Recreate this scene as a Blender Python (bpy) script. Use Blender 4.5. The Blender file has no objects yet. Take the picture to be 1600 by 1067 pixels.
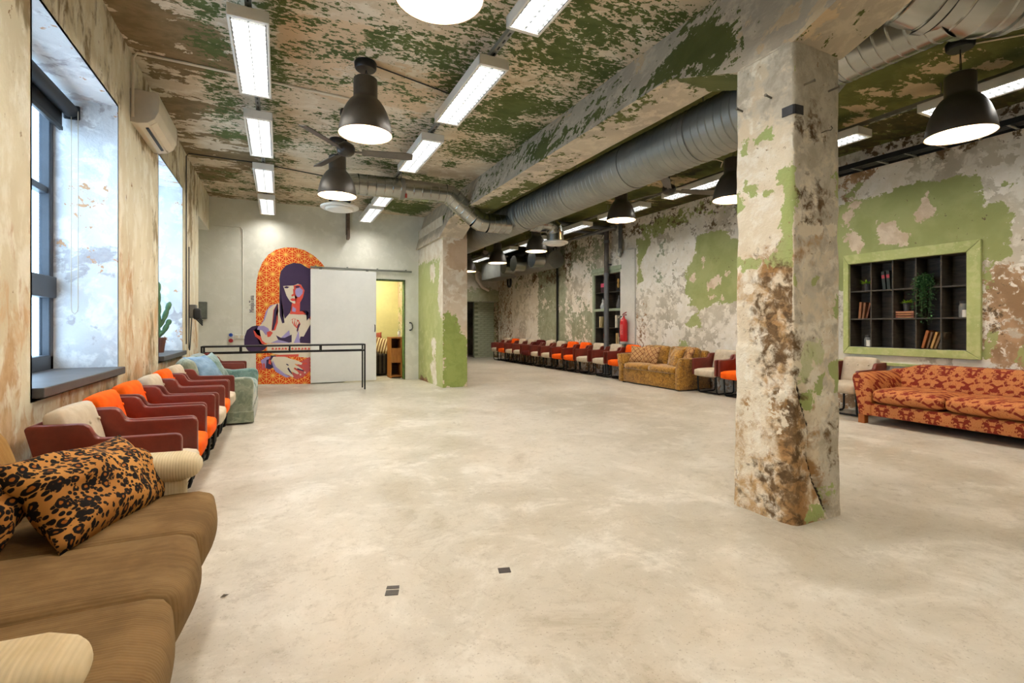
import bpy, bmesh, math, random
import numpy as np
from mathutils import Vector, Matrix, noise as mnoise

random.seed(7)
sc = bpy.context.scene
COL = sc.collection
R = math.radians

# ------------------------------------------------------------------ camera
YAW = R(25.5); FPX = 762.0; CAMH = 1.15; HORIZON = 509.0
cam_d = bpy.data.cameras.new('camera'); cam = bpy.data.objects.new('camera', cam_d); COL.objects.link(cam)
cam.location = (0, 0, CAMH); cam.rotation_euler = (R(90), 0, -YAW)
cam_d.sensor_width = 36; cam_d.lens = FPX/1600*36
cam_d.shift_y = -(533.5-HORIZON)/1600; cam_d.clip_start = 0.05
sc.camera = cam

# ------------------------------------------------------------------ world (overcast daylight), exposure
w = bpy.data.worlds.new('world'); sc.world = w; w.use_nodes = True
bgn = w.node_tree.nodes['Background']
bgn.inputs[0].default_value = (0.56, 0.77, 1.0, 1); bgn.inputs[1].default_value = 4.6
sc.view_settings.view_transform = 'Standard'; sc.view_settings.look = 'None'
sc.view_settings.gamma = 1; sc.view_settings.use_curve_mapping = False
sc.view_settings.exposure = 0.95
sc.cycles.max_bounces = 5; sc.cycles.diffuse_bounces = 3; sc.cycles.glossy_bounces = 3
sc.cycles.transmission_bounces = 4; sc.cycles.adaptive_threshold = .03; sc.cycles.sample_clamp_indirect = 8
sc.cycles.caustics_reflective = False; sc.cycles.caustics_refractive = False
TUBE_W = 16.0        # watts of one fluorescent fixture
PENDANT_W = 10.0     # watts of one pendant bulb

# ------------------------------------------------------------------ picture-to-surface helpers (real planes of the room)
SN, CN = math.sin(YAW), math.cos(YAW)
def ray(px, py):
    r = (px-800)/FPX; u = (HORIZON-py)/FPX
    return SN+r*CN, CN-r*SN, u
def onx(px, py, X): x, y, u = ray(px, py); t = X/x; return (X, y*t, CAMH+u*t)
def ony(px, py, Y): x, y, u = ray(px, py); t = Y/y; return (x*t, Y, CAMH+u*t)
def onz(px, py, Z): x, y, u = ray(px, py); t = (Z-CAMH)/u; return (x*t, y*t, Z)

# room dimensions (metres)
LX, RX, FY, EY, BY, CZ = -1.16, 7.10, 10.45, 16.0, -3.2, 3.52

# ------------------------------------------------------------------ node helpers
def srgb(r, g, b):
    f = lambda c: (c/12.92 if c <= .04045 else ((c+.055)/1.055)**2.4)
    return (f(r/255), f(g/255), f(b/255), 1)
class NT:
    def __init__(s, name):
        s.m = bpy.data.materials.new(name); s.m.use_nodes = True
        s.t = s.m.node_tree; s.n = s.t.nodes; s.l = s.t.links
        s.bsdf = s.n['Principled BSDF']
        s.co = s.n.new('ShaderNodeTexCoord')
    def put(s, sock, v):
        if v is None: return
        if isinstance(v, bpy.types.NodeSocket): s.l.new(v, sock)
        elif isinstance(v, (int, float)) and sock.type in ('VECTOR', 'RGBA'):
            sock.default_value = (v, v, v) if sock.type == 'VECTOR' else (v, v, v, 1)
        else: sock.default_value = v
    def obj(s): return s.co.outputs['Object']
    def pos(s): return s.n.new('ShaderNodeNewGeometry').outputs['Position']
    def mapping(s, vec, scale=(1, 1, 1), rot=(0, 0, 0), loc=(0, 0, 0)):
        m = s.n.new('ShaderNodeMapping'); s.put(m.inputs[0], vec)
        m.inputs['Scale'].default_value = scale; m.inputs['Rotation'].default_value = rot; m.inputs['Location'].default_value = loc
        return m.outputs[0]
    def noise(s, vec, scale, detail=4, rough=.6, dist=0):
        n = s.n.new('ShaderNodeTexNoise'); s.put(n.inputs['Vector'], vec)
        n.inputs['Scale'].default_value = scale; n.inputs['Detail'].default_value = detail
        n.inputs['Roughness'].default_value = rough; n.inputs['Distortion'].default_value = dist
        return n.outputs[0]
    def voro(s, vec, scale, feat='F1', rnd=1.0, out=0):
        n = s.n.new('ShaderNodeTexVoronoi'); n.feature = feat; s.put(n.inputs['Vector'], vec)
        n.inputs['Scale'].default_value = scale; n.inputs['Randomness'].default_value = rnd
        return n.outputs[out]
    def attr(s, name):
        n = s.n.new('ShaderNodeAttribute'); n.attribute_name = name; return n.outputs['Fac']
    def math(s, op, a, b=None, c=None, clamp=False):
        n = s.n.new('ShaderNodeMath'); n.operation = op; n.use_clamp = clamp
        s.put(n.inputs[0], a)
        if b is not None: s.put(n.inputs[1], b)
        if c is not None: s.put(n.inputs[2], c)
        return n.outputs[0]
    def step(s, v, lo, hi, a=0.0, b=1.0):
        n = s.n.new('ShaderNodeMapRange'); n.interpolation_type = 'SMOOTHSTEP'
        s.put(n.inputs[0], v); n.inputs[1].default_value = lo; n.inputs[2].default_value = hi
        n.inputs[3].default_value = a; n.inputs[4].default_value = b
        return n.outputs[0]
    def mix(s, f, a, b):
        n = s.n.new('ShaderNodeMix'); n.data_type = 'RGBA'
        s.put(n.inputs[0], f); s.put(n.inputs[6], a); s.put(n.inputs[7], b)
        return n.outputs[2]
    def sep(s, v):
        n = s.n.new('ShaderNodeSeparateXYZ'); s.put(n.inputs[0], v); return n.outputs
    def comb(s, x, y, z):
        n = s.n.new('ShaderNodeCombineXYZ')
        for i, v in enumerate((x, y, z)): s.put(n.inputs[i], v)
        return n.outputs[0]
    def bump(s, h, strength=.3, dist=.01):
        n = s.n.new('ShaderNodeBump'); s.put(n.inputs['Height'], h)
        n.inputs['Strength'].default_value = strength; n.inputs['Distance'].default_value = dist
        s.l.new(n.outputs[0], s.bsdf.inputs['Normal'])
    def out(s, col=None, rough=None, metal=None, spec=None):
        if col is not None: s.put(s.bsdf.inputs['Base Color'], col)
        if rough is not None: s.put(s.bsdf.inputs['Roughness'], rough)
        if metal is not None: s.put(s.bsdf.inputs['Metallic'], metal)
        if spec is not None: s.put(s.bsdf.inputs['Specular IOR Level'], spec)
        return s.m

def plain(name, c, rough=.6, metal=0, var=.12, scale=8, bump=.1, spec=None, stretch=(1, 1, 1)):
    """a colour with slight grain and wear"""
    t = NT(name); v = t.mapping(t.obj(), stretch)
    n = t.noise(v, scale, 5, .6); n2 = t.noise(v, scale*9, 3, .6)
    dk = tuple(x*(1-var*2) for x in c[:3])+(1,); lt = tuple(min(1, x*(1+var*1.6)+.004) for x in c[:3])+(1,)
    f = t.step(t.math('ADD', t.math('MULTIPLY', n, .75), t.math('MULTIPLY', n2, .25)), .3, .7)
    if bump: t.bump(n2, bump, .004)
    return t.out(t.mix(f, dk, lt), rough, metal, spec)
def emit(name, c, s):
    t = NT(name); t.put(t.bsdf.inputs['Emission Color'], c); t.bsdf.inputs['Emission Strength'].default_value = s
    return t.out(c, .5)
def peel(name, base, layers, stretch=(1, 1, 1), grain=1.0, bump=.5, rough=.85, use_obj=False):
    """old plaster: base colours, then paint / stain layers whose extents come from a mesh attribute and break up along noise.
    layers: (attribute or None, constant, colour1, colour2, big amplitude, fine amplitude, edge, bigscale, finescale)"""
    t = NT(name); p = t.mapping(t.obj() if use_obj else t.pos(), stretch)
    n1 = t.noise(p, 1.3*grain, 3, .62); n2 = t.noise(p, 6*grain, 5, .65, .3); n3 = t.noise(p, 34*grain, 2, .6)
    col = t.mix(t.step(n1, .36, .64), base[0], base[1])
    col = t.mix(t.step(n2, .47, .62), col, base[2])
    h = t.math('ADD', t.math('MULTIPLY', n2, .6), t.math('MULTIPLY', n3, .4))
    for i, (at, const, c1, c2, big, fine, edge, bs, fs) in enumerate(layers):
        pp = t.mapping(p, (1, 1, 1), (0, 0, 0), (3.7*i+1.3, 5.1*i, 2.2*i))
        nb = t.noise(pp, bs, 3, .6, .2); nf = t.noise(pp, fs, 4, .68, .4)
        v = t.math('ADD', t.math('MULTIPLY', t.math('SUBTRACT', nb, .5), big*2), t.math('MULTIPLY', t.math('SUBTRACT', nf, .5), fine*2))
        v = t.math('ADD', v, const)
        if at: v = t.math('ADD', v, t.attr(at))
        m = t.step(v, -edge, edge)
        c = t.mix(t.step(nb if i % 2 else n2, .38, .62), c1, c2)
        col = t.mix(m, col, c)
    t.bump(h, bump, .012)
    return t.out(col, rough, 0, .25)

# ------------------------------------------------------------------ mesh helpers
def add(name, me, mat=None, parent=None, loc=None, rot=None, label=None, cat=None, group=None, kind=None, smooth=False):
    o = bpy.data.objects.new(name, me); COL.objects.link(o)
    if mat is not None:
        me.materials.clear(); me.materials.append(mat)
    if smooth:
        me.polygons.foreach_set('use_smooth', [True]*len(me.polygons))
    if parent is not None: o.parent = parent
    if loc is not None: o.location = loc
    if rot is not None: o.rotation_euler = rot
    tag(o, label, cat, group, kind)
    return o
def tag(o, label=None, cat=None, group=None, kind=None):
    if label: o['label'] = label
    if cat: o['category'] = cat
    if group: o['group'] = group
    if kind: o['kind'] = kind
    return o
def thing(name, label, cat, loc=(0, 0, 0), rz=0, group=None, kind=None):
    o = bpy.data.objects.new(name, None); COL.objects.link(o); o.location = loc; o.rotation_euler = (0, 0, rz)
    o.empty_display_size = .1
    return tag(o, label, cat, group, kind)
def dup(root, loc, rz, label=None, group=None):
    r = root.copy(); COL.objects.link(r); r.location = loc; r.rotation_euler = (0, 0, rz)
    if label: r['label'] = label
    if group: r['group'] = group
    for ch in root.children:
        c = ch.copy(); COL.objects.link(c); c.parent = r
        for g in ch.children:
            d = g.copy(); COL.objects.link(d); d.parent = c
    return r
def pyd(name, v, f):
    me = bpy.data.meshes.new(name); me.from_pydata([tuple(x) for x in v], [], f); me.validate(); me.update(); return me

class MB:
    """collects shapes into one mesh"""
    def __init__(s): s.bm = bmesh.new()
    def _join(s, b, M=None):
        me = bpy.data.meshes.new('t'); b.to_mesh(me); b.free()
        if M is not None: me.transform(M)
        s.bm.from_mesh(me); bpy.data.meshes.remove(me)
    def box(s, c, size, bev=0, seg=2, M=None, rot=None):
        b = bmesh.new(); bmesh.ops.create_cube(b, size=1)
        bmesh.ops.scale(b, vec=size, verts=b.verts)
        if bev: bmesh.ops.bevel(b, geom=b.edges[:], offset=bev, segments=seg, profile=.5, affect='EDGES')
        X = Matrix.Translation(c)
        if rot: X = X @ Matrix.Rotation(rot[1], 4, rot[0])
        s._join(b, X if M is None else M @ X); return s
    def span(s, a, b, bev=0, seg=2):
        c = [(p+q)/2 for p, q in zip(a, b)]; z = [abs(q-p) for p, q in zip(a, b)]
        return s.box(c, z, bev, seg)
    def prism(s, pts, axis, lo, hi, bev=0, seg=2):
        """polygon pts in the two other axes, pushed along axis from lo to hi"""
        b = bmesh.new()
        def P(p, h): return {'x': (h, p[0], p[1]), 'y': (p[0], h, p[1]), 'z': (p[0], p[1], h)}[axis]
        v0 = [b.verts.new(P(p, lo)) for p in pts]; v1 = [b.verts.new(P(p, hi)) for p in pts]
        n = len(pts); f0 = b.faces.new(v0); f1 = b.faces.new(v1[::-1])
        for i in range(n): b.faces.new((v0[i], v1[i], v1[(i+1) % n], v0[(i+1) % n]))
        bmesh.ops.recalc_face_normals(b, faces=b.faces[:])
        if bev: bmesh.ops.bevel(b, geom=b.edges[:], offset=bev, segments=seg, profile=.5, affect='EDGES')
        s._join(b); return s
    def lathe(s, prof, n=28, M=None, cap=False):
        b = bmesh.new(); rings = []
        for r, z in prof:
            rings.append([b.verts.new((r*math.cos(2*math.pi*i/n), r*math.sin(2*math.pi*i/n), z)) for i in range(n)])
        for a, c in zip(rings, rings[1:]):
            for i in range(n): b.faces.new((a[i], a[(i+1) % n], c[(i+1) % n], c[i]))
        if cap:
            b.faces.new(rings[0][::-1]); b.faces.new(rings[-1])
        bmesh.ops.recalc_face_normals(b, faces=b.faces[:])
        s._join(b, M); return s
    def tube(s, pts, r, n=10, close=False, cap=True):
        """round bar along pts; r a number or one per point"""
        P = [Vector(p) for p in pts]; m = len(P); b = bmesh.new(); rings = []
        up = None
        for i in range(m):
            if close: d = (P[(i+1) % m]-P[i-1])
            else: d = P[min(i+1, m-1)]-P[max(i-1, 0)]
            d.normalize()
            if up is None:
                up = Vector((0, 0, 1)) if abs(d.z) < .9 else Vector((1, 0, 0))
            x = d.cross(up)
            if x.length < 1e-5: x = d.orthogonal()
            x.normalize(); y = x.cross(d).normalized(); up = y
            rr = r[i] if hasattr(r, '__len__') else r
            rings.append([b.verts.new(P[i]+x*rr*math.cos(2*math.pi*k/n)+y*rr*math.sin(2*math.pi*k/n)) for k in range(n)])
        for i in range(m if close else m-1):
            a, c = rings[i], rings[(i+1) % m]
            for k in range(n): b.faces.new((a[k], a[(k+1) % n], c[(k+1) % n], c[k]))
        if cap and not close:
            b.faces.new(rings[0]); b.faces.new(rings[-1][::-1])
        bmesh.ops.recalc_face_normals(b, faces=b.faces[:])
        s._join(b); return s
    def soft(s, c, size, r, puff=(0, 0, 0), n=8, M=None, jig=0, seed=0):
        """rounded upholstery block; puff swells the +-x, +-y, +-z faces"""
        b = bmesh.new(); bmesh.ops.create_cube(b, size=2)
        bmesh.ops.subdivide_edges(b, edges=b.edges[:], cuts=n, use_grid_fill=True)
        h = Vector(size)/2; r = min(r, min(h)*.98)
        for v in b.verts:
            u = v.co.copy()
            p = Vector((u.x*h.x, u.y*h.y, u.z*h.z))
            q = Vector([max(-(h[i]-r), min(h[i]-r, p[i])) for i in range(3)])
            d = p-q
            if d.length > 1e-9: p = q+d.normalized()*r
            t = [(1-u[i]**2) for i in range(3)]
            p.x += u.x*puff[0]*t[1]*t[2]; p.y += u.y*puff[1]*t[0]*t[2]; p.z += u.z*puff[2]*t[0]*t[1]
            if jig:
                p += Vector(mnoise.noise_vector((p+Vector((seed*3.1, seed*1.7, seed)))*5))*jig
            v.co = p
        X = Matrix.Translation(c)
        s._join(b, X if M is None else M @ X); return s
    def pillow(s, sx, sy, sz, M=None, n=14, jig=.01, seed=0):
        b = bmesh.new(); bmesh.ops.create_grid(b, x_segments=n, y_segments=n, size=1)
        top = [(v.co.x, v.co.y) for v in b.verts]; faces = [[v.index for v in f.verts] for f in b.faces]
        b.free(); b = bmesh.new(); L = []
        for sgn in (1, -1):
            row = []
            for x, y in top:
                prof = max(0, (1-abs(x)**2.6))**.55*max(0, (1-abs(y)**2.6))**.55
                ex = 1+.10*(abs(x)*abs(y))**2-.05*(1-abs(y))*abs(x)**3-.0*(1-abs(x))
                ey = 1+.10*(abs(x)*abs(y))**2-.05*(1-abs(x))*abs(y)**3
                p = Vector((x*ex*sx/2, y*ey*sy/2, sgn*prof*sz/2))
                p += Vector(mnoise.noise_vector(Vector((x*2.2+seed, y*2.2, seed*.7))))*jig*(.4+prof)
                row.append(b.verts.new(p))
            L.append(row)
        for f in faces:
            b.faces.new([L[0][i] for i in f]); b.faces.new([L[1][i] for i in f][::-1])
        bmesh.ops.remove_doubles(b, verts=b.verts[:], dist=.002)
        bmesh.ops.recalc_face_normals(b, faces=b.faces[:])
        s._join(b, M); return s
    def build(s, name, mat, parent=None, smooth=None, **k):
        me = bpy.data.meshes.new(name); s.bm.to_mesh(me); s.bm.free()
        o = add(name, me, mat, parent, **k)
        if smooth is not None:
            me.polygons.foreach_set('use_smooth', [True]*len(me.polygons))
            if smooth < 3: me.set_sharp_from_angle(angle=smooth)
        return o
SM = .7  # auto-smooth angle

# ------------------------------------------------------------------ fields (paint patches) on gridded surfaces
def sdf(poly, U, V):
    P = np.array(poly, float); n = len(P); d = np.full(U.shape, 1e9); inside = np.zeros(U.shape, bool)
    for i in range(n):
        a = P[i]; b = P[(i+1) % n]; e = b-a; L = max(e@e, 1e-12)
        t = np.clip(((U-a[0])*e[0]+(V-a[1])*e[1])/L, 0, 1)
        d = np.minimum(d, np.hypot(U-a[0]-t*e[0], V-a[1]-t*e[1]))
        if abs(e[1]) > 1e-9:
            c = ((a[1] > V) != (b[1] > V)) & (U < (b[0]-a[0])*(V-a[1])/(b[1]-a[1])+a[0])
            inside ^= c
    return np.where(inside, d, -d)
def field(polys, U, V, lo=-.5):
    """polys: (points, cap) adds a patch (cap limits how solid it gets), (points, cap, 'cut') removes one"""
    F = np.full(U.shape, lo)
    for q in polys:
        s = sdf(q[0], U, V)
        if len(q) > 2: F = np.minimum(F, np.clip(-s, -.3, 9))
        else: F = np.maximum(F, np.where(s > 0, np.minimum(s, q[1]) if q[1] > 0 else q[1], np.maximum(s, lo)+min(q[1], 0)))
    return np.clip(F, lo, .5)
def grid(name, mapf, u0, u1, v0, v1, step, holes, fields, mat, parent=None, flip=False, kind='structure', label=None, cat=None):
    def br(a, b, ex):
        k = max(1, int(round((b-a)/step))); s = set(np.round(np.linspace(a, b, k+1), 4))
        s = {x for x in s if all(abs(x-e) > step*.35 for e in ex)} | {round(e, 4) for e in ex if a-1e-6 <= e <= b+1e-6} | {a, b}
        return np.array(sorted(s))
    us = br(u0, u1, [h[0] for h in holes]+[h[1] for h in holes]); vs = br(v0, v1, [h[2] for h in holes]+[h[3] for h in holes])
    U, V = np.meshgrid(us, vs, indexing='ij'); nu, nv = U.shape
    verts = [mapf(a, b) for a, b in zip(U.ravel(), V.ravel())]
    faces = []
    for i in range(nu-1):
        for j in range(nv-1):
            cu, cv = (us[i]+us[i+1])/2, (vs[j]+vs[j+1])/2
            if any(h[0] < cu < h[1] and h[2] < cv < h[3] for h in holes): continue
            q = (i*nv+j, (i+1)*nv+j, (i+1)*nv+j+1, i*nv+j+1)
            faces.append(q[::-1] if flip else q)
    me = bpy.data.meshes.new(name); me.from_pydata(verts, [], faces); me.update()
    for k, polys in fields.items():
        a = me.attributes.new(k, 'FLOAT', 'POINT'); a.data.foreach_set('value', field(polys, U, V).ravel().astype(np.float32))
    return add(name, me, mat, parent, kind=kind if parent is None else None, label=label, cat=cat)
def yz(pts, X): return [onx(px, py, X)[1:] for px, py in pts]           # picture outline -> (y, z) on a wall facing -x / +x
def xz(pts, Y): return [(q[0], q[2]) for q in (ony(px, py, Y) for px, py in pts)]
def xy(pts, Z): return [onz(px, py, Z)[:2] for px, py in pts]
def crop(x0, y0, s, pts): return [(x0+x*s, y0+y*s) for x, y in pts]
# ================================================================== MATERIALS
CREAM = (srgb(214, 202, 178), srgb(188, 176, 152), srgb(228, 219, 200))
M = {}
GREEN1, GREEN2 = srgb(166, 171, 115), srgb(153, 160, 103)
SAGE1, SAGE2 = srgb(164, 167, 142), srgb(144, 149, 122)
RUST1, RUST2 = srgb(182, 150, 116), srgb(146, 118, 88)
SOOT1, SOOT2 = srgb(74, 60, 44), srgb(110, 92, 68)
M['wall_right'] = peel('plaster_right', (srgb(205, 197, 178), srgb(178, 170, 152), srgb(226, 220, 206)), [
    (None, .005, srgb(234, 229, 218), srgb(225, 218, 202), .30, .22, .012, 1.1, 7),
    ('rust', 0, RUST1, RUST2, .24, .40, .04, 3, 13),
    ('sage', 0, SAGE1, SAGE2, .22, .22, .006, 2.2, 10),
    ('green', 0, GREEN1, GREEN2, .12, .14, .005, 2.5, 9),
    ('bare', 0, srgb(222, 206, 184), srgb(204, 184, 158), .10, .12, .006, 3, 9),
    ('soot', 0, SOOT1, SOOT2, .24, .26, .03, 3, 14),
    (None, -.125, srgb(90, 78, 62), srgb(120, 100, 78), .12, .30, .012, 4, 22),
], bump=.6)
M['wall_left'] = peel('plaster_left', (srgb(228, 218, 190), srgb(214, 201, 170), srgb(236, 229, 208)), [
    ('rust', 0, srgb(214, 184, 144), srgb(194, 158, 116), .34, .30, .07, 2.2, 10),
    ('soot', 0, srgb(128, 110, 78), srgb(152, 132, 98), .38, .28, .07, 1.8, 9),
    (None, -.10, srgb(236, 232, 220), srgb(226, 222, 206), .20, .24, .012, 2, 9),
    (None, -.125, srgb(126, 98, 64), srgb(150, 116, 76), .14, .30, .015, 3, 22),
], stretch=(1, 1, .5), bump=.7)
M['reveal'] = peel('plaster_reveal', (srgb(226, 226, 224), srgb(208, 208, 208), srgb(238, 238, 236)), [
    (None, -.085, srgb(178, 172, 172), srgb(196, 192, 190), .34, .18, .02, 1.6, 8),
    (None, -.105, srgb(190, 132, 92), srgb(206, 160, 120), .24, .24, .008, 2.4, 9),
], bump=1.0)
M['ceiling_left'] = peel('plaster_ceiling_left', (srgb(214, 198, 172), srgb(202, 184, 156), srgb(222, 210, 188)), [
    ('tan', 0, srgb(140, 120, 88), srgb(122, 104, 74), .34, .22, .008, 1.6, 7),
    ('bare', 0, srgb(214, 188, 154), srgb(204, 180, 148), .20, .1, .008, 1.6, 7),
    ('green', 0, srgb(80, 92, 48), srgb(94, 104, 58), .34, .46, .008, 1.8, 20),
    (None, -.15, srgb(96, 92, 60), srgb(110, 102, 70), .10, .36, .01, 3, 34),
], stretch=(.8, 1.35, 1), bump=.35)
M['ceiling_right'] = peel('plaster_ceiling_right', (srgb(96, 100, 48), srgb(82, 86, 40), srgb(104, 106, 56)), [
    ('bare', 0, srgb(196, 174, 136), srgb(186, 164, 128), .30, .30, .006, 1.8, 8),
    (None, -.155, srgb(190, 170, 130), srgb(176, 158, 122), .30, .30, .006, 1.4, 8),
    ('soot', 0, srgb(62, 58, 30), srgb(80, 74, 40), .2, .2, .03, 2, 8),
], stretch=(.7, 1.2, 1), bump=.3)
M['beam'] = peel('plaster_beam', (srgb(196, 184, 162), srgb(178, 166, 148), srgb(208, 196, 174)), [
    (None, -.10, srgb(214, 194, 160), srgb(204, 180, 146), .3, .12, .01, 1.4, 7),
    ('green', 0, srgb(86, 93, 48), srgb(100, 104, 58), .24, .34, .008, 2.2, 12),
], bump=.6)
M['column'] = peel('plaster_column', (srgb(226, 215, 192), srgb(212, 197, 170), srgb(232, 225, 208)), [
    ('grey', 0, srgb(202, 195, 178), srgb(180, 171, 152), .24, .2, .05, 2.5, 10),
    ('rust', 0, srgb(192, 158, 112), srgb(160, 122, 78), .24, .34, .10, 3, 12),
    ('pale', 0, srgb(190, 196, 146), srgb(202, 202, 164), .06, .10, .01, 5, 14),
    ('green', 0, GREEN1, srgb(164, 177, 112), .06, .10, .005, 5, 14),
    ('soot', 0, srgb(88, 68, 44), srgb(116, 92, 62), .14, .36, .09, 4, 16),
    ('fill', 0, srgb(232, 224, 206), srgb(222, 210, 186), .06, .10, .006, 5, 14),
    ('gap', 0, srgb(44, 36, 26), srgb(58, 46, 34), .006, .012, .003, 9, 24),
    (None, -.125, srgb(120, 102, 76), srgb(150, 126, 94), .12, .34, .02, 4, 30),
], grain=1.6, bump=.8)
M['far_paint'] = peel('far_wall_paint', (srgb(230, 227, 212), srgb(224, 221, 206), srgb(234, 231, 217)), [
    (None, -.17, srgb(170, 162, 142), srgb(150, 140, 120), .1, .34, .01, 2, 16)], bump=.2, rough=.6)
M['partition'] = peel('partition_paint', (srgb(176, 181, 120), srgb(164, 170, 108), srgb(182, 186, 128)), [
    ('bare', 0, srgb(228, 220, 202), srgb(214, 200, 176), .10, .16, .006, 3, 10),
    ('rust', 0, srgb(140, 96, 66), srgb(112, 80, 56), .12, .16, .02, 4, 14),
    (None, -.14, srgb(224, 218, 200), srgb(206, 196, 170), .14, .30, .006, 2.2, 12)], bump=.5, rough=.6)
M['pier'] = peel('pier_plaster', (srgb(220, 204, 180), srgb(204, 184, 156), srgb(228, 218, 200)), [
    ('green', 0, srgb(158, 170, 96), srgb(146, 160, 86), .10, .16, .006, 3, 10),
    ('bare', 0, srgb(196, 168, 138), srgb(206, 182, 154), .2, .16, .02, 2.5, 9),
    (None, -.12, srgb(126, 108, 82), srgb(150, 130, 100), .14, .3, .015, 3, 18)], bump=.6)
M['end_wall'] = peel('end_wall_paint', (srgb(172, 175, 146), srgb(160, 164, 134), srgb(178, 181, 152)), [
    ('bare', 0, srgb(214, 210, 198), srgb(200, 194, 178), .2, .2, .008, 2.5, 9)], bump=.4)
def floor_mat():
    t = NT('polished_concrete'); p = t.pos()
    a = t.noise(p, .6, 4, .62, .4); b = t.noise(p, 2.2, 7, .74, .5); c = t.noise(p, 13, 6, .74, .3); d = t.noise(p, 80, 2, .6)
    col = t.mix(t.step(a, .36, .64), srgb(178, 170, 152), srgb(200, 192, 176))
    col = t.mix(t.math('MULTIPLY', t.step(b, .48, .66), .8), col, srgb(212, 206, 192))
    col = t.mix(t.math('MULTIPLY', t.step(b, .30, .47, 1, 0), .6), col, srgb(158, 147, 126))
    col = t.mix(t.math('MULTIPLY', t.step(c, .52, .70), .45), col, srgb(148, 136, 114))
    col = t.mix(t.math('MULTIPLY', t.step(c, .30, .44, 1, 0), .3), col, srgb(214, 207, 192))
    col = t.mix(t.math('MULTIPLY', t.step(d, .62, .70), .45), col, srgb(122, 108, 86))
    v = t.voro(t.mapping(p, (1, 1, 1), (0, 0, .5)), .6, 'DISTANCE_TO_EDGE')
    vn = t.math('ADD', v, t.math('MULTIPLY', t.math('SUBTRACT', b, .5), .3))
    col = t.mix(t.math('MULTIPLY', t.step(t.math('ABSOLUTE', vn), .0, .006, 1, 0), .25), col, srgb(140, 126, 102))
    t.bump(t.math('ADD', c, t.math('MULTIPLY', b, .5)), .06, .01)
    r = t.math('ADD', t.math('MULTIPLY', t.step(b, .3, .7), .16), t.math('MULTIPLY', c, .22))
    return t.out(col, t.math('ADD', r, .20), 0, .45)
M['floor'] = floor_mat()
def steel_mat(name, c, rough, metal):
    t = NT(name); p = t.obj()
    n = t.noise(p, 3, 4, .6); m = t.noise(p, 40, 3, .6)
    col = t.mix(t.step(n, .35, .65), tuple(x*.82 for x in c[:3])+(1,), c)
    return t.out(col, t.math('ADD', t.math('MULTIPLY', m, .08), rough-.04), metal)
M['galv'] = steel_mat('galvanised_steel', srgb(168, 168, 162), .24, 1.0)
M['galv_dull'] = steel_mat('dull_galvanised_steel', srgb(150, 150, 142), .46, .7)
M['black_metal'] = plain('black_metal', srgb(30, 28, 26), .42, .3, .1, 10, .03)
M['shade_out'] = plain('lamp_shade_dark_grey', srgb(88, 81, 72), .42, .35, .05, 6, .02)
M['shade_in'] = plain('lamp_shade_inside_bulb_tint', srgb(250, 226, 190), .6, 0, .01, 6, 0)  # warm cast of the bulb light put into the lining colour
M['black_plastic'] = plain('black_plastic', srgb(24, 23, 22), .5, 0, .1, 10, .03)
M['white_enamel'] = plain('white_enamel', srgb(228, 224, 214), .4, 0, .02, 6, .01)
M['white_plastic'] = plain('white_plastic', srgb(226, 214, 190), .4, 0, .02, 6, .01)
M['grey_plastic'] = plain('grey_plastic', srgb(196, 184, 164), .5, 0, .03, 6, .01)
M['louvre'] = plain('louvre_aluminium', srgb(66, 68, 68), .4, .2, .02, 6, 0)
M['tube'] = emit('fluorescent_glow', (1, .985, .94, 1), 9)
M['bulb'] = emit('bulb_glow', (1, .80, .56, 1), 30)
M['window_frame'] = plain('window_frame_anthracite', srgb(54, 58, 64), .45, .1, .06, 6, .02)
M['sill'] = plain('sill_slate', srgb(76, 74, 74), .5, 0, .1, 5, .1)
M['blind'] = plain('blind_black', srgb(26, 26, 28), .6, 0, .05, 8, .02)
def glass_mat():
    t = NT('clear_glass'); tr = t.n.new('ShaderNodeBsdfTransparent'); gl = t.n.new('ShaderNodeBsdfGlossy'); mx = t.n.new('ShaderNodeMixShader'); fr = t.n.new('ShaderNodeValue')
    n = t.noise(t.obj(), 2, 2, .5); t.put(tr.inputs[0], t.mix(n, (.90, .95, .98, 1), (.96, .98, 1, 1))); gl.inputs['Roughness'].default_value = .02
    fr.outputs[0].default_value = .06
    t.l.new(fr.outputs[0], mx.inputs[0]); t.l.new(tr.outputs[0], mx.inputs[1]); t.l.new(gl.outputs[0], mx.inputs[2])
    t.l.new(mx.outputs[0], t.n['Material Output'].inputs[0]); return t.m
M['glass'] = glass_mat()
def wood(name, c1, c2, sc=(1, 1, 8), rough=.5):
    t = NT(name); p = t.mapping(t.obj(), sc)
    n = t.noise(p, 3, 6, .65, 1.2); m = t.noise(p, 22, 3, .6)
    t.bump(m, .1, .003)
    return t.out(t.mix(t.step(t.math('ADD', t.math('MULTIPLY', n, .8), t.math('MULTIPLY', m, .2)), .32, .68), c1, c2), rough, 0, .4)
M['shelf_dark'] = wood('dark_shelf_board', srgb(56, 50, 42), srgb(84, 76, 64))
M['wood_orange'] = wood('honey_wood', srgb(150, 92, 38), srgb(182, 120, 56), (6, 6, 1))
M['leg_wood'] = wood('sofa_leg_wood', srgb(150, 84, 34), srgb(176, 104, 48), (6, 6, 1))
M['frame_green'] = peel('green_frame_paint', (srgb(180, 188, 124), srgb(170, 180, 114), srgb(188, 194, 134)), [
    (None, -.115, srgb(206, 206, 156), srgb(188, 192, 132), .16, .34, .01, 4, 26)], grain=2, bump=.25, rough=.5)
M['frame_sage'] = peel('sage_frame_paint', (srgb(160, 172, 146), srgb(150, 162, 136), srgb(168, 178, 154)), [
    (None, -.14, srgb(196, 196, 172), srgb(178, 182, 152), .1, .3, .01, 4, 22)], grain=2, bump=.25, rough=.5)
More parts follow.
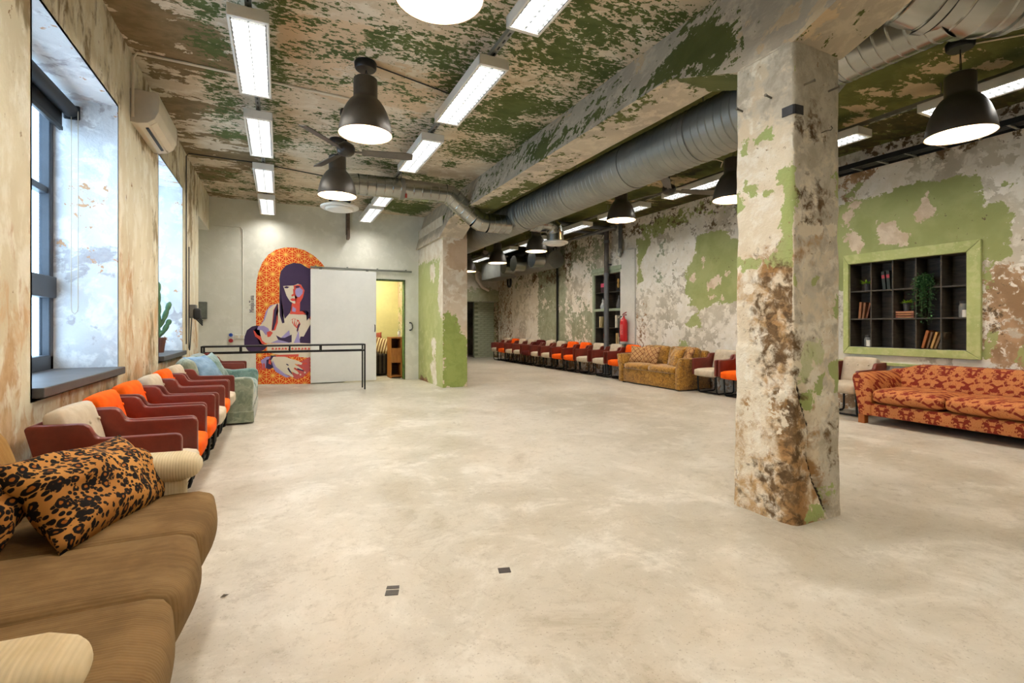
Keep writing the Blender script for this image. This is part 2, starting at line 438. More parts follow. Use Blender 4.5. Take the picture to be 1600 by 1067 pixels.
M['board_white'] = plain('board_white', srgb(206, 204, 194), .6, 0, .04, 3, .05)
M['panel_white'] = plain('sliding_panel_white', srgb(236, 234, 228), .5, 0, .02, 2, .04)
M['pipe_grey'] = plain('pipe_grey', srgb(96, 98, 100), .5, .1, .08, 6, .05)
M['red_paint'] = plain('extinguisher_red', srgb(190, 28, 32), .3, 0, .05, 6, .0)
M['white_print'] = plain('white_print', srgb(230, 224, 216), .5, 0, .02, 6, 0)

# ================================================================== STRUCTURE
# ---- floor
def quad(name, pts, mat, **k): return add(name, pyd(name, pts, [tuple(range(len(pts)))]), mat, **k)
mb = MB(); mb.span((-1.9, BY-.1, -.12), (7.4, 18.2, 0)); mb.build('floor', M['floor'], label='worn polished concrete floor of the hall', kind='structure')

# ---- left wall with two deep window openings, niches below them and a recess at the far end
W1 = (3.36, 4.85, .77, 2.89); W2 = (6.30, 7.71, .77, 2.97); RC = (9.13, FY, 0.0, 2.90)
N1 = (3.45, 4.80, .10, .60); N2 = (6.4, 7.65, .10, .62)
lw_fields = {
    'rust': [(yz([(0, 360), (50, 330), (50, 640), (0, 690)], LX), -.03), (yz([(186, 400), (205, 430), (215, 600), (186, 620)], LX), -.01),
             ([(4.85, .0), (6.3, .0), (6.3, 1.35), (5.5, 1.1), (4.85, 1.5)], -.035), ([(2, 0), (9.1, 0), (9.1, .75), (2, .75)], .05),
             ([(7.71, .5), (9.1, .5), (9.1, 1.2), (7.71, 1.4)], -.04)],
    'soot': [([(-3, 2.5), (9.1, 2.95), (9.1, 3.52), (-3, 3.52)], -.045), ([(5.9, .8), (6.15, .8), (6.2, 2.1), (6.0, 2.3)], -.03),
             ([(2, 0), (9.1, 0), (9.1, .55), (2, .6)], .02), ([(-3, 0), (3.3, 0), (3.3, .6), (-3, .6)], .0), ([(8.1, 2.2), (8.4, 2.2), (8.5, 3.3), (8.1, 3.3)], -.02)],
}
wl = grid('wall_left', lambda u, v: (LX, u, v), BY, FY, 0, CZ, .10, [W1, W2, RC, N1, N2], lw_fields, M['wall_left'], flip=False,
          label='stained cream plaster wall with deep window openings')
def reveal(name, h, X1, mat, parent, bottom=True):
    y0, y1, z0, z1 = h; mb = MB(); t = .02
    for a, b in (((X1, y0-t, z0), (LX-.0, y0, z1)), ((X1, y1, z0), (LX, y1+t, z1)), ((X1, y0-t, z1), (LX, y1+t, z1+t))): mb.span(a, b)
    if bottom: mb.span((X1, y0-t, z0-t), (LX, y1+t, z0))
    return mb.build(name, mat, parent)
reveal('window_reveal', W1, -1.62, M['reveal'], wl); reveal('window_reveal', W2, -1.62, M['reveal'], wl)
mb = MB(); mb.span((-1.80, RC[0]-.02, 0), (LX, RC[0], 2.90)); mb.span((-1.80, RC[0]-.02, 2.90), (LX, FY-.001, 2.92)); mb.build('recess_reveal', M['far_paint'], wl)
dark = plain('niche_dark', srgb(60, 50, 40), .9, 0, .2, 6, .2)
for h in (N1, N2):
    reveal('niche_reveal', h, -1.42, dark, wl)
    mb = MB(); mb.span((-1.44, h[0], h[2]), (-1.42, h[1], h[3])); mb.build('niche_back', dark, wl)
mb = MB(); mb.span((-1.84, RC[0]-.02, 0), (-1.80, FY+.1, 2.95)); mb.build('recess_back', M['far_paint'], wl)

def window(name, h, label, blind):
    y0, y1, z0, z1 = h; X = -1.60
    root = thing(name, label, None, (X, (y0+y1)/2, z0), kind='structure')
    def rel(a): return (a[0]-X, a[1]-(y0+y1)/2, a[2]-z0)
    zb = z0+.05
    def bar(nm, a, b): mb = MB(); mb.span(rel(a), rel(b), .008); return mb.build(nm, M['window_frame'], root)
    bar('frame_stile', (X-.018, y0, zb), (X+.05, y0+.06, z1)); bar('frame_stile', (X-.018, y1-.06, zb), (X+.05, y1, z1))
    bar('frame_rail', (X-.05, y0, zb), (X+.05, y1, zb+.11)); bar('frame_rail', (X-.05, y0, z1-.08), (X+.05, y1, z1))
    bar('transom', (X-.06, y0, 1.36), (X+.07, y1, 1.52)); ym = (y0+y1)/2
    bar('mullion', (X-.018, ym-.05, zb), (X+.045, ym+.05, z1)); bar('glazing_bar', (X-.03, y0, 2.14), (X+.035, y1, 2.19))
    for a, b in ((y0+.06, ym-.05), (ym+.05, y1-.06)):
        for c, d in ((zb+.11, 1.36), (1.52, 2.14), (2.19, z1-.08)):
            mb = MB(); mb.span(rel((X-.008, a, c)), rel((X+.004, b, d))); mb.build('pane', M['glass'], root)
    mb = MB(); mb.span(rel((X-.06, y0, z0)), rel((LX+.05, y1, z0+.055)), .006); mb.build('sill', M['sill'], root)
    if blind:
        b = thing('roller_blind', 'black roller blind rolled up at the head of the near window', 'blind', (-1.44, (y0+y1)/2, z1-.10))
        mb = MB(); mb.tube([(0, y0-(y0+y1)/2+.06, 0), (0, y1-(y0+y1)/2-.04, 0)], .05, 16); mb.build('roller', M['blind'], b, SM)
        mb = MB(); mb.span((-.055, -.68, -.13), (-.047, .70, 0)); mb.build('fabric', M['blind'], b)
        mb = MB(); mb.span((-.065, -.68, -.16), (-.04, .70, -.13), .004); mb.build('hem_bar', M['black_metal'], b)
        for s in (-1, 1): mb = MB(); mb.box((0, s*.735, 0), (.10, .02, .11), .01); mb.build('bracket', M['black_plastic'], b)
        mb = MB(); yy = .69
        mb.tube([(.05, yy, 0), (.05, yy, -1.5), (.047, yy, -1.53), (.03, yy, -1.55), (.013, yy, -1.53), (.01, yy, -1.5), (.01, yy, 0)], .003, 6); mb.build('chain', M['grey_plastic'], b)
    return root
window('window_1', W1, 'near dark framed window in the deep opening behind the armchairs', True)
window('window_2', W2, 'farther dark framed window with a cactus on its sill', False)
for h in (W1, W2):      # sky portals: they only steer sampling of the daylight through the openings
    L = bpy.data.lights.new('window_portal', 'AREA'); L.shape = 'RECTANGLE'; L.size = h[3]-h[2]; L.size_y = h[1]-h[0]; L.cycles.is_portal = True
    o = bpy.data.objects.new('window_portal', L); COL.objects.link(o); o.location = (-1.70, (h[0]+h[1])/2, (h[2]+h[3])/2); o.rotation_euler = (0, R(-90), 0)

# ---- right wall
def c8(p): return crop(700, 320, .3, p)
def c2(p): return crop(880, 380, .2343, p)
def c6(p): return crop(1290, 260, .281, p)
big = c2([(885, -60), (1090, -90), (1190, 0), (1230, 300), (1140, 400), (1080, 410), (1020, 400), (950, 430), (905, 470), (925, 575), (830, 560), (800, 545), (870, 480), (890, 430), (830, 420), (850, 370), (820, 340), (820, 160), (880, 80)])
rw = {
    'green': [(yz(big, RX), .5),
              (yz(c2([(490, -30), (590, -30), (560, 30), (520, 120), (530, 250), (490, 290)]), RX), .5),
              (yz(c2([(770, 650), (830, 640), (840, 700), (770, 710)]), RX), .5),
              (yz([(1000, 352), (1150, 296), (1150, 332), (1098, 336), (1060, 350), (1004, 382)], RX), .0),
              (yz(c6([(40, 215), (400, 130), (872, 26), (872, 400), (872, 520), (40, 700)]), RX), .5),
              (yz(c6([(876, 232), (980, 195), (1045, 280), (1010, 420), (1000, 520), (960, 530), (905, 500), (905, 700), (872, 720)]), RX), .5),
              (yz(c6([(890, 930), (970, 905), (965, 960), (905, 1060), (885, 1060)]), RX), .3),
              (yz(c6([(985, 95), (1065, 95), (1040, 125), (990, 105)]), RX), .2),
              (yz(c6([(1060, 990), (1110, 980), (1110, 1120), (1060, 1080)]), RX), .2),
              (yz(c6([(100, 130), (205, 100), (170, 150), (110, 185)]), RX), .2),
              ([(-3, 1.2), (1.2, 1.2), (1.6, 2.8), (-3, 2.8)], -.02)],
    'bare': [(yz(c2([(925, 100), (950, 95), (935, 180), (920, 160)]), RX), .5), (yz(c2([(945, 260), (1055, 220), (1040, 285), (960, 312)]), RX), .5),
             (yz(c2([(975, 355), (1080, 352), (1075, 382), (985, 377)]), RX), .5), (yz(c2([(855, 200), (885, 190), (875, 285), (850, 250)]), RX), .5),
             (yz(c2([(1070, 180), (1110, 180), (1105, 230), (1075, 220)]), RX), .5),
             (yz(c6([(472, 290), (520, 220), (555, 140), (575, 140), (580, 190), (625, 270), (520, 322)]), RX), .5),
             (yz(c6([(280, 300), (330, 310), (410, 283), (400, 350), (465, 390), (460, 440), (380, 445), (290, 430)]), RX), .5),
             (yz(c6([(95, 270), (140, 255), (140, 310), (110, 332)]), RX), .5), (yz(c6([(90, 410), (150, 335), (215, 430), (200, 476), (150, 476), (130, 420)]), RX), .5),
             (yz(c6([(120, 230), (215, 180), (190, 215), (140, 240)]), RX), .4)],
    'sage': [(yz([(841, 400), (884, 396), (884, 535), (841, 532)], RX), .08), (yz([(886, 400), (931, 388), (931, 545), (886, 540)], RX), -.035),
             (yz([(895, 488), (931, 485), (931, 545), (893, 545)], RX), .03), (yz([(770, 420), (842, 380), (842, 450), (800, 450)], RX), -.03),
             (yz([(870, 380), (945, 350), (945, 400), (884, 412)], RX), -.01), (yz([(960, 400), (990, 380), (1060, 350), (1060, 440), (990, 520)], RX), -.08)],
    'rust': [(yz(c6([(905, 560), (1200, 530), (1200, 1200), (890, 1200)]), RX), .05), (yz(c6([(140, 345), (170, 340), (215, 430), (195, 470), (155, 470)]), RX), .3),
             (yz(c6([(80, 20), (280, -10), (180, 115), (100, 190)]), RX), .03), (yz([(778, 440), (800, 440), (800, 535), (778, 535)], RX), -.04),
             (yz([(995, 480), (1012, 470), (1012, 545), (995, 545)], RX), -.06), ([(-3, 0), (16, 0), (16, .35), (-3, .4)], .02), ([(-3, .3), (2.3, .3), (2.3, 1.4), (-3, 1.2)], .0)],
    'soot': [([(-3, 3.2), (16, 3.2), (16, 3.52), (-3, 3.52)], -.05), ([(11.2, 2.4), (13.4, 2.3), (13.4, 3.1), (11.2, 3.1)], -.03), ([(4.3, 3.0), (6.5, 2.9), (8, 3.1), (8, 3.3), (4.3, 3.4)], -.06),
             (yz(c6([(880, 800), (960, 780), (980, 1060), (900, 1060)]), RX), -.04), (yz([(790, 395), (850, 390), (850, 430), (790, 440)], RX), -.03)],
}
SB = (2.789, 4.06, .866, 1.99); SS = (9.03, 10.06, .70, 2.39)
wr = grid('wall_right', lambda u, v: (RX, u, v), BY, EY, 0, CZ, .07, [SB, SS], rw, M['wall_right'], flip=True,
          label='long wall of peeling green paint over cream plaster')

# ---- back wall (behind the camera)
grid('wall_back', lambda u, v: (u, BY, v), -1.2, RX, 0, CZ, .3, [], {'rust': [([(-1, 0), (7, 0), (7, .4), (-1, .4)], .0)], 'soot': [], 'green': [([(1, .3), (6, .3), (6, 2.6), (1, 2.6)], -.02)], 'bare': [], 'sage': []}, M['wall_right'], flip=True,
     label='patchy green and cream plaster wall behind the camera')

# ---- far wall of the main bay with doorway
DH = (1.20, 2.425, 0, 2.11)
wf = grid('wall_far', lambda u, v: (u, FY, v), -1.84, 3.05, 0, CZ, .15, [DH], {}, M['far_paint'], label='pale painted far wall with mural and doorway')
mb = MB(); mb.span((1.18, FY, 0), (1.20, FY+.22, 2.11)); mb.span((2.425, FY, 0), (2.45, FY+.22, 2.13)); mb.span((1.18, FY, 2.11), (2.45, FY+.22, 2.13)); mb.build('door_reveal', plain('reveal_green', srgb(96, 128, 62), .6, 0, .3, 10, .2), wf)
mb = MB(); mb.span((1.60, FY-.012, 2.105), (2.44, FY+.02, 2.135), .004); mb.span((2.42, FY-.010, 0), (2.437, FY+.02, 2.12), .004); mb.build('door_edge', plain('edge_dark_green', srgb(70, 84, 46), .7, 0, .35, 18, .3), wf)

# ---- partition wall and pier between the bays
pf = {'bare': [(yz([(687, 400), (693, 385), (693, 500), (688, 495), (684, 470)], 2.73), .3), (yz([(671, 415), (679, 413), (679, 440), (672, 436)], 2.73), .3),
               (yz([(674, 530), (681, 525), (681, 560), (676, 555)], 2.73), .2), (yz([(672, 570), (680, 560), (684, 605), (676, 600)], 2.73), .1),
               ([(8.7, 2.45), (10.45, 2.45), (10.45, 3.6), (8.7, 3.6)], .3)],
      'rust': [(yz([(655, 588), (665, 590), (672, 600), (655, 600)], 2.73), .2)]}
grid('wall_partition', lambda u, v: (2.73, u, v), 8.70, FY, 0, 3.2, .08, [], pf, M['partition'], flip=False, label='bright green painted partition wall beside the doorway')
pp = {'green': [(xz([(693, 488), (712, 492), (722, 520), (731, 530), (731, 606), (692, 606)], 8.7), .4)],
      'bare': [(xz([(696, 372), (731, 372), (731, 430), (700, 420)], 8.7), .1)]}
grid('wall_pier', lambda u, v: (u, 8.70, v), 2.73, 3.21, 0, 2.80, .06, [], pp, M['pier'], label='narrow plaster pier end with green lower half')
mb = MB(); mb.span((2.76, 8.72, 0), (3.21, EY+2.2, 3.2)); mb.build('wall_divider', M['pier'], label='plaster wall dividing the rear rooms', kind='structure')
mb = MB(); mb.span((RX-.0, EY, 0), (RX+.15, EY+2.2, CZ)); mb.build('wall_passage', M['wall_right'], label='plaster side wall of the rear passage', kind='structure')

# ---- end wall of the far bay, with a passage behind
EO = (4.9, RX, 0, 2.0)
ef = {'bare': [(xz([(728, 430), (760, 425), (765, 448), (745, 450), (728, 452)], EY), .2), (xz([(764, 430), (783, 436), (780, 455), (765, 450)], EY), .2), (xz([(733, 455), (738, 455), (737, 465), (734, 465)], EY), .2)]}
we = grid('wall_end', lambda u, v: (u, EY, v), 3.2, RX, 0, CZ, .12, [EO], ef, M['end_wall'], label='sage green lintel wall over the rear passage')
mb = MB(); mb.span((4.88, EY, 2.0), (RX, EY+.35, 2.03)); mb.build('lintel_soffit', M['end_wall'], we)
brickwall = thing('wall_brick', 'pale green painted brick wall in the rear passage', None, (6.33, EY+.42, 0), kind='structure')
mb = MB(); mb.span((0, .012, 0), (.80, .14, 2.5)); mb.build('mortar', plain('mortar_green', srgb(140, 150, 126), .9, 0, .1, 8, .2), brickwall)
bm_ = M['brick'] = plain('painted_brick', srgb(176, 184, 158), .6, 0, .08, 5, .2)
bb = MB(); bb.box((0, 0, 0), (.245, .03, .066), .006, 1); b0 = bb.build('brick', bm_, brickwall); first = True
for r in range(28):
    z = .04+r*.076; off = .125 if r % 2 else 0
    for k in range(4):
        x = .125+k*.255-off
        if x < .05 or x > .78: continue
        o = b0 if first else b0.copy()
        if not first: COL.objects.link(o)
        first = False; o.location = (x, .003+random.uniform(-.003, .003), z)
        o.scale = (1, 1, 1)
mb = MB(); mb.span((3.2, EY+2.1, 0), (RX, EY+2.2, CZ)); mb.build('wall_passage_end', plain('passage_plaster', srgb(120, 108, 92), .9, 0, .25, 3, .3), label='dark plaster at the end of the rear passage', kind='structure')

# ---- back room behind the doorway
cream_y = plain('back_room_yellow', srgb(222, 214, 156), .7, 0, .04, 1.5, .03)
mb = MB(); mb.span((.4, 12.6, 0), (2.76, 12.7, 2.9)); mb.build('wall_back_room', cream_y, label='yellow wall inside the back room', kind='structure')
mb = MB(); mb.span((.3, FY+.02, 0), (.4, 12.7, 2.9)); mb.build('wall_back_room_side', cream_y, label='yellow side wall inside the back room', kind='structure')
mb = MB(); mb.span((.3, FY+.02, 2.8), (2.76, 12.7, 2.9)); mb.build('ceiling_back_room', cream_y, label='yellow ceiling inside the back room', kind='structure')

# ---- ceilings
def c6b(p): return crop(340, 0, .328, p)
def c8b(p): return crop(800, 0, .3125, p)
cl = {
    'tan': [(xy([(175, 0), (255, 0), (350, 60), (372, 130), (385, 190), (395, 260), (320, 300), (230, 130)], CZ), -.005), ([(-1.16, 2.4), (-.4, 2.6), (-.5, 6.2), (-1.16, 7)], .03), ([(-1.16, 7), (.2, 7), (.2, 10.4), (-1.16, 10.4)], -.06)],
    'bare': [(xy(c6b([(270, 60), (640, 90), (820, 130), (690, 240), (640, 330), (420, 340), (310, 250)]), CZ), .5), ([(.3, 4.6), (1.5, 4.3), (1.5, 5.6), (.3, 5.4)], .02), ([(-.6, 1.5), (.8, 1.5), (.6, 3.2), (-.5, 3.6)], .2)],
    'green': [(xy(c6b([(820, 20), (1320, 40), (1340, 160), (1160, 300), (800, 280), (700, 200)]), CZ), .02),
              (xy([(700, 60), (1130, 0), (1000, 80), (900, 160), (800, 240), (700, 260), (690, 230), (760, 140)], CZ), .03),
              (xy([(760, 150), (830, 130), (850, 170), (800, 195), (755, 185)], CZ), .3),
              ([(1.0, 3.3), (2.85, 3.0), (2.85, 6.5), (1.9, 6.8), (1.1, 5)], -.015), ([(.2, 3.6), (1.6, 3.6), (1.6, 8), (.1, 7.4)], -.055),
              (xy([(620, 290), (670, 320), (655, 340), (610, 330), (560, 318)], CZ), .12), ([(1.2, 7.5), (2.85, 7.5), (2.85, 9.2), (1.4, 9.3)], -.02), ([(-.12, 3), (.06, 3), (.1, 9), (-.15, 9)], .0), ([(-.55, 4.2), (-.45, 4.2), (-.45, 7), (-.6, 7)], -.0),
              ([(-1.1, 8.2), (2, 8.2), (2, 10.4), (-1.1, 10.4)], -.07), ([(0, -3), (2.8, -3), (2.8, 3), (1.2, 3)], .0)]}
grid('ceiling', lambda u, v: (u, v, CZ), LX-.02, 2.90, BY, FY, .10, [], cl, M['ceiling_left'], flip=True, label='flaking cream and green ceiling of the main bay')
cr = {'bare': [(xy(crop(1280, 0, .281, [(495, 380), (560, 350), (800, 300), (860, 290), (850, 350), (700, 420), (520, 450)]), CZ), .3), (xy(crop(1280, 0, .281, [(420, 530), (480, 460), (660, 485), (600, 520), (440, 545)]), CZ), .3),
               (xy(crop(1280, 0, .281, [(245, 510), (330, 495), (390, 520), (300, 540)]), CZ), .2), (xy(crop(1280, 0, .281, [(630, 290), (700, 260), (735, 285), (650, 310)]), CZ), .2),
               (xy(crop(1280, 0, .281, [(850, 370), (1010, 335), (990, 360), (860, 385)]), CZ), .1), (xy(crop(1280, 0, .281, [(100, 600), (400, 560), (640, 700), (200, 760)]), CZ), -.05),
               ([(4.2, 7), (6.5, 7.2), (6.6, 7.8), (4.2, 7.6)], .0), ([(5.4, 5.9), (6.4, 5.9), (6.4, 6.5), (5.4, 6.4)], .03), ([(4.5, 0), (6.5, 0), (6.5, 1.2), (4.2, 1.2)], .0)],
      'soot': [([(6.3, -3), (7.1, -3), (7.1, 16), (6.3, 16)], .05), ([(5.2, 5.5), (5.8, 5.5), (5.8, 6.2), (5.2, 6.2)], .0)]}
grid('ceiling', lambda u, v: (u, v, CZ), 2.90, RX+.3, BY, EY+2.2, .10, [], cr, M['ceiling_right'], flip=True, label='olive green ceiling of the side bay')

# ---- long beam with haunches over the columns
def zb(y):
    for a, b in ((1.83, 2.23), (8.70, 30)):
        if a <= y <= b: return 2.79
        if b < y < b+.60: return 2.79+(y-b)/.60*.23
        if a-.60 < y < a: return 2.79+(a-y)/.60*.23
    return 3.02
beam = thing('beam', 'long plastered ceiling beam carried by the columns', None, (2.67, 0, 3.02), kind='structure')
ys = sorted(set([round(BY+i*.12, 3) for i in range(int((EY-BY)/.12))] + [EY, 1.23, 1.83, 2.23, 2.83, 8.10, 8.70]))
def beam_face(name, f0, f1, nv, polyf, mat):
    vs = np.linspace(0, 1, nv+1); verts = []; U = []; V = []
    for y in ys:
        a, b = f0(y), f1(y)
        for t in vs:
            p = [a[i]+(b[i]-a[i])*t for i in range(3)]
            d = mnoise.noise(Vector(p)*3)*.008
            verts.append((p[0]-2.67+d*.6, p[1], p[2]-3.02+d)); U.append(p[1]); V.append(p[2] if polyf[0] == 'z' else p[0])
    n = nv+1; faces = [(i*n+j, (i+1)*n+j, (i+1)*n+j+1, i*n+j+1) for i in range(len(ys)-1) for j in range(nv)]
    me = pyd(name, verts, faces)
    a = me.attributes.new('green', 'FLOAT', 'POINT'); a.data.foreach_set('value', field(polyf[1], np.array(U), np.array(V)).astype(np.float32))
    return add(name, me, mat, beam)
side = [(yz(c8b([(780, 220), (1000, 60), (1120, 130), (1130, 340), (1090, 390), (820, 410), (600, 510), (740, 380), (770, 300)]), 2.76), .5),
        (yz(c8b([(60, 720), (190, 610), (190, 770), (60, 840)]), 2.72), .5), (yz(c8b([(250, 640), (430, 560), (460, 600), (240, 740)]), 2.72), .5),
        (yz(c8b([(640, 200), (1000, 0), (960, 0), (620, 190)]), 2.8), -.02), ([(2.9, 3.02), (8.7, 3.02), (8.7, 3.52), (2.9, 3.52)], -.055), ([(-3, 3.0), (1.7, 3.0), (1.7, 3.5), (-3, 3.5)], -.085)]
soff = [([(2.23, 2.6), (2.83, 2.6), (2.83, 3.2), (2.23, 3.2)], .4), ([(2.9, 2.6), (4.2, 2.6), (4.0, 2.85), (2.9, 2.8)], -.01), ([(4.3, 2.65), (8.2, 2.65), (8.2, 3.15), (4.3, 3.15)], -.06), ([(5.6, 2.85), (8.0, 2.85), (8.0, 3.15), (5.6, 3.15)], .1),
        ([(-3, 2.6), (1.83, 2.6), (1.83, 3.15), (-3, 3.15)], -.075), ([(.2, 2.6), (1.2, 2.6), (1.2, 2.78), (.2, 2.75)], .0)]
soff = [([(q[0], q[1]) for q in p[0]],)+tuple(p[1:]) for p in soff]
beam_face('beam_side', lambda y: (2.86, y, CZ), lambda y: (2.67, y, zb(y)), 6, ('z', side), M['beam'])
beam_face('beam_soffit', lambda y: (2.67, y, zb(y)), lambda y: (3.12, y, zb(y)), 5, ('x', soff), M['beam'])
beam_face('beam_side', lambda y: (3.12, y, zb(y)), lambda y: (3.0, y, CZ), 5, ('z', side), M['beam'])

# ---- near column: chipped corners, open crack
def column():
    x0, x1, y0, y1, H = 2.67, 3.10, 1.83, 2.23, 2.80
    per = []; st = .0155
    def edge(a, b, face):
        n = int(round(math.dist(a, b)/st))
        for i in range(n): per.append((a[0]+(b[0]-a[0])*i/n, a[1]+(b[1]-a[1])*i/n, face))
    edge((x0, y1), (x0, y0), 'L'); edge((x0, y0), (x1, y0), 'F'); edge((x1, y0), (x1, y1), 'R'); edge((x1, y1), (x0, y1), 'B')
    zs = np.linspace(0, H, 181)
    def k3(p): return crop(1120, 100, .356, p)
    def k4(p): return crop(1120, 440, .375, p)
    Lf = lambda p: yz(p, x0); Ff = lambda p: xz(p, y0)
    PL = {'green': [(Lf(k3([(108, 348), (235, 283), (242, 318), (135, 372), (125, 418), (108, 412)])), .2), (Lf(k3([(60, 560), (112, 555), (98, 660), (70, 700), (60, 690)])), .2),
                    (Lf(k3([(115, 530), (188, 522), (180, 572), (115, 576)])), .2), (Lf(k3([(200, 560), (275, 520), (282, 548), (215, 582)])), .2),
                    (Lf(k3([(300, 470), (345, 440), (345, 640), (300, 650), (292, 590)])), .2), (Lf(k3([(288, 640), (340, 620), (340, 900), (300, 885), (60, 905), (60, 843), (175, 850), (250, 815), (285, 760)])), .3),
                    (Lf(k3([(262, 480), (300, 465), (320, 520), (285, 545)])), .2), (Lf(k3([(60, 240), (72, 240), (72, 300), (60, 300)])), .1)],
          'rust': [(Lf(k3([(60, 900), (330, 890), (330, 1067), (180, 1067), (60, 960)])), .0), (Lf(k4([(60, 560), (330, 500), (350, 1060), (60, 960)])), .0), (Lf(k4([(60, 820), (330, 640), (350, 1060), (60, 960)])), .05),
                   (Lf(k4([(180, 0), (320, 0), (310, 420), (230, 470), (170, 300)])), .05)],
          'soot': [(Lf(k4([(195, 0), (310, 0), (300, 200), (270, 400), (240, 430), (205, 330), (185, 180)])), .0), (Lf(k4([(285, 470), (340, 470), (345, 1050), (285, 1000), (300, 700)])), .03), (Lf(k3([(222, 890), (330, 885), (330, 1067), (222, 1067)])), -.01),
                   (Lf(k4([(60, 820), (75, 820), (80, 940), (60, 940)])), .03), (Lf(k4([(200, 780), (300, 720), (300, 1000), (220, 960)])), -.03)],
          'grey': [([(1.8, 2.35), (2.3, 2.45), (2.3, 2.8), (1.8, 2.8)], .0)],
          'fill': [(Lf(k3([(110, 975), (150, 968), (172, 1000), (115, 1008)])), .2), (Lf(k4([(70, 330), (180, 440), (290, 460), (300, 600), (240, 640), (70, 640)])), -.01), (Lf(k4([(70, 260), (130, 280), (120, 440), (70, 430)])), .1)],
          'pale': []}
    PF = {'green': [(Ff(k4([(365, 520), (370, 480), (405, 440), (425, 390), (442, 395), (435, 450), (405, 470), (390, 525)])), .2), (Ff(k4([(470, 370), (485, 325), (520, 318), (525, 440), (485, 470), (492, 400)])), .3),
                    (Ff(k4([(490, 70), (520, 50), (520, 150), (492, 150)])), .3), (Ff(k4([(375, 960), (420, 925), (455, 960), (440, 1000), (370, 1000)])), .2), (Ff(k3([(415, 940), (445, 935), (440, 975), (420, 980)])), .2),
                    (Ff(k3([(315, 440), (345, 450), (350, 600), (325, 640), (320, 860), (355, 930), (355, 1010), (325, 960), (312, 900)])), .2), (Ff(k3([(515, 480), (545, 450), (545, 620), (530, 600)])), .2), (Ff(k3([(500, 482), (515, 482), (512, 500), (500, 500)])), .1),
                    (Ff(k4([(420, 860), (480, 840), (480, 940), (430, 930)])), -.01), (Ff(k3([(310, 0), (335, 0), (325, 55), (310, 50)])), .2)],
          'pale': [(Ff(k4([(345, 280), (440, 235), (440, 330), (390, 340), (375, 420), (345, 420)])), .2)],
          'grey': [([(2.6, 1.0), (3.2, 1.0), (3.2, 2.8), (2.6, 2.8)], .0), ([(2.85, 0), (3.2, 0), (3.2, 1.0), (2.85, 1.0)], .06), ([(2.6, 2.3), (3.2, 2.3), (3.2, 2.8), (2.6, 2.8)], .06)],
          'rust': [(Ff(k4([(300, 480), (370, 520), (395, 820), (380, 1020), (300, 1020)])), .06), (Ff(k3([(330, 740), (440, 760), (420, 790), (330, 780)])), -.01)],
          'soot': [(Ff(k4([(295, 240), (320, 240), (345, 640), (340, 1010), (295, 1010)])), .02), (Ff(k3([(370, 580), (450, 540), (460, 640), (380, 700)])), -.02), (Ff(k3([(398, 245), (420, 245), (432, 285), (415, 312), (398, 305)])), .15), (Ff(k4([(440, 560), (500, 540), (510, 800), (450, 700)])), -.055)],
          'fill': [(Ff(k3([(330, 690), (520, 720), (520, 760), (340, 730)])), .0)]}
    crack = Ff(k4([(345, 425), (360, 500), (384, 580), (392, 640), (384, 740), (402, 820), (430, 890), (455, 955)]))
    lstep = Lf(k4([(60, 250), (170, 260), (180, 455), (240, 440), (290, 460), (300, 1060), (60, 1060)]))
    n = len(per); P = np.array([(p[0], p[1]) for p in per]); F = [p[2] for p in per]
    isL = np.array([f == 'L' for f in F]); isF = np.array([f == 'F' for f in F])
    A = {k: np.full((n, len(zs)), -.5) for k in ('green', 'rust', 'soot', 'grey', 'fill', 'pale', 'gap')}
    for k in A:
        U, V = np.meshgrid(P[isL, 1], zs, indexing='ij'); A[k][isL] = field(PL.get(k, []), U, V)
        U, V = np.meshgrid(P[isF, 0], zs, indexing='ij'); A[k][isF] = field(PF.get(k, []), U, V)
        for f in 'RB':
            idx = np.array([q == f for q in F])
            U, V = np.meshgrid(P[idx, 1 if f == 'R' else 0], zs, indexing='ij')
            A[k][idx] = field({'green': [([(0, 1.0), (9, 1.2), (9, 2.0), (0, 1.9)], -.02)], 'rust': [([(0, 0), (9, 0), (9, .5), (0, .6)], .0)], 'grey': [([(0, 2), (9, 2), (9, 2.8), (0, 2.8)], .05)]}.get(k, []), U, V)
    U, V = np.meshgrid(P[isF, 0], zs, indexing='ij'); CR = np.full((n, len(zs)), -.5); dd = np.full(U.shape, 9.)
    for (ax, az), (bx, bz) in zip(crack, crack[1:]):
        ex, ez = bx-ax, bz-az; tt = np.clip(((U-ax)*ex+(V-az)*ez)/(ex*ex+ez*ez), 0, 1); dd = np.minimum(dd, np.hypot(U-ax-tt*ex, V-az-tt*ez))
    CR[isF] = .011-dd; A['gap'] = np.clip(CR, -.5, .5)
    U, V = np.meshgrid(P[isL, 1], zs, indexing='ij'); ST = np.full((n, len(zs)), -.5); ST[isL] = field([(lstep, .5)], U, V)
    verts = []
    cx, cy = (x0+x1)/2, (y0+y1)/2
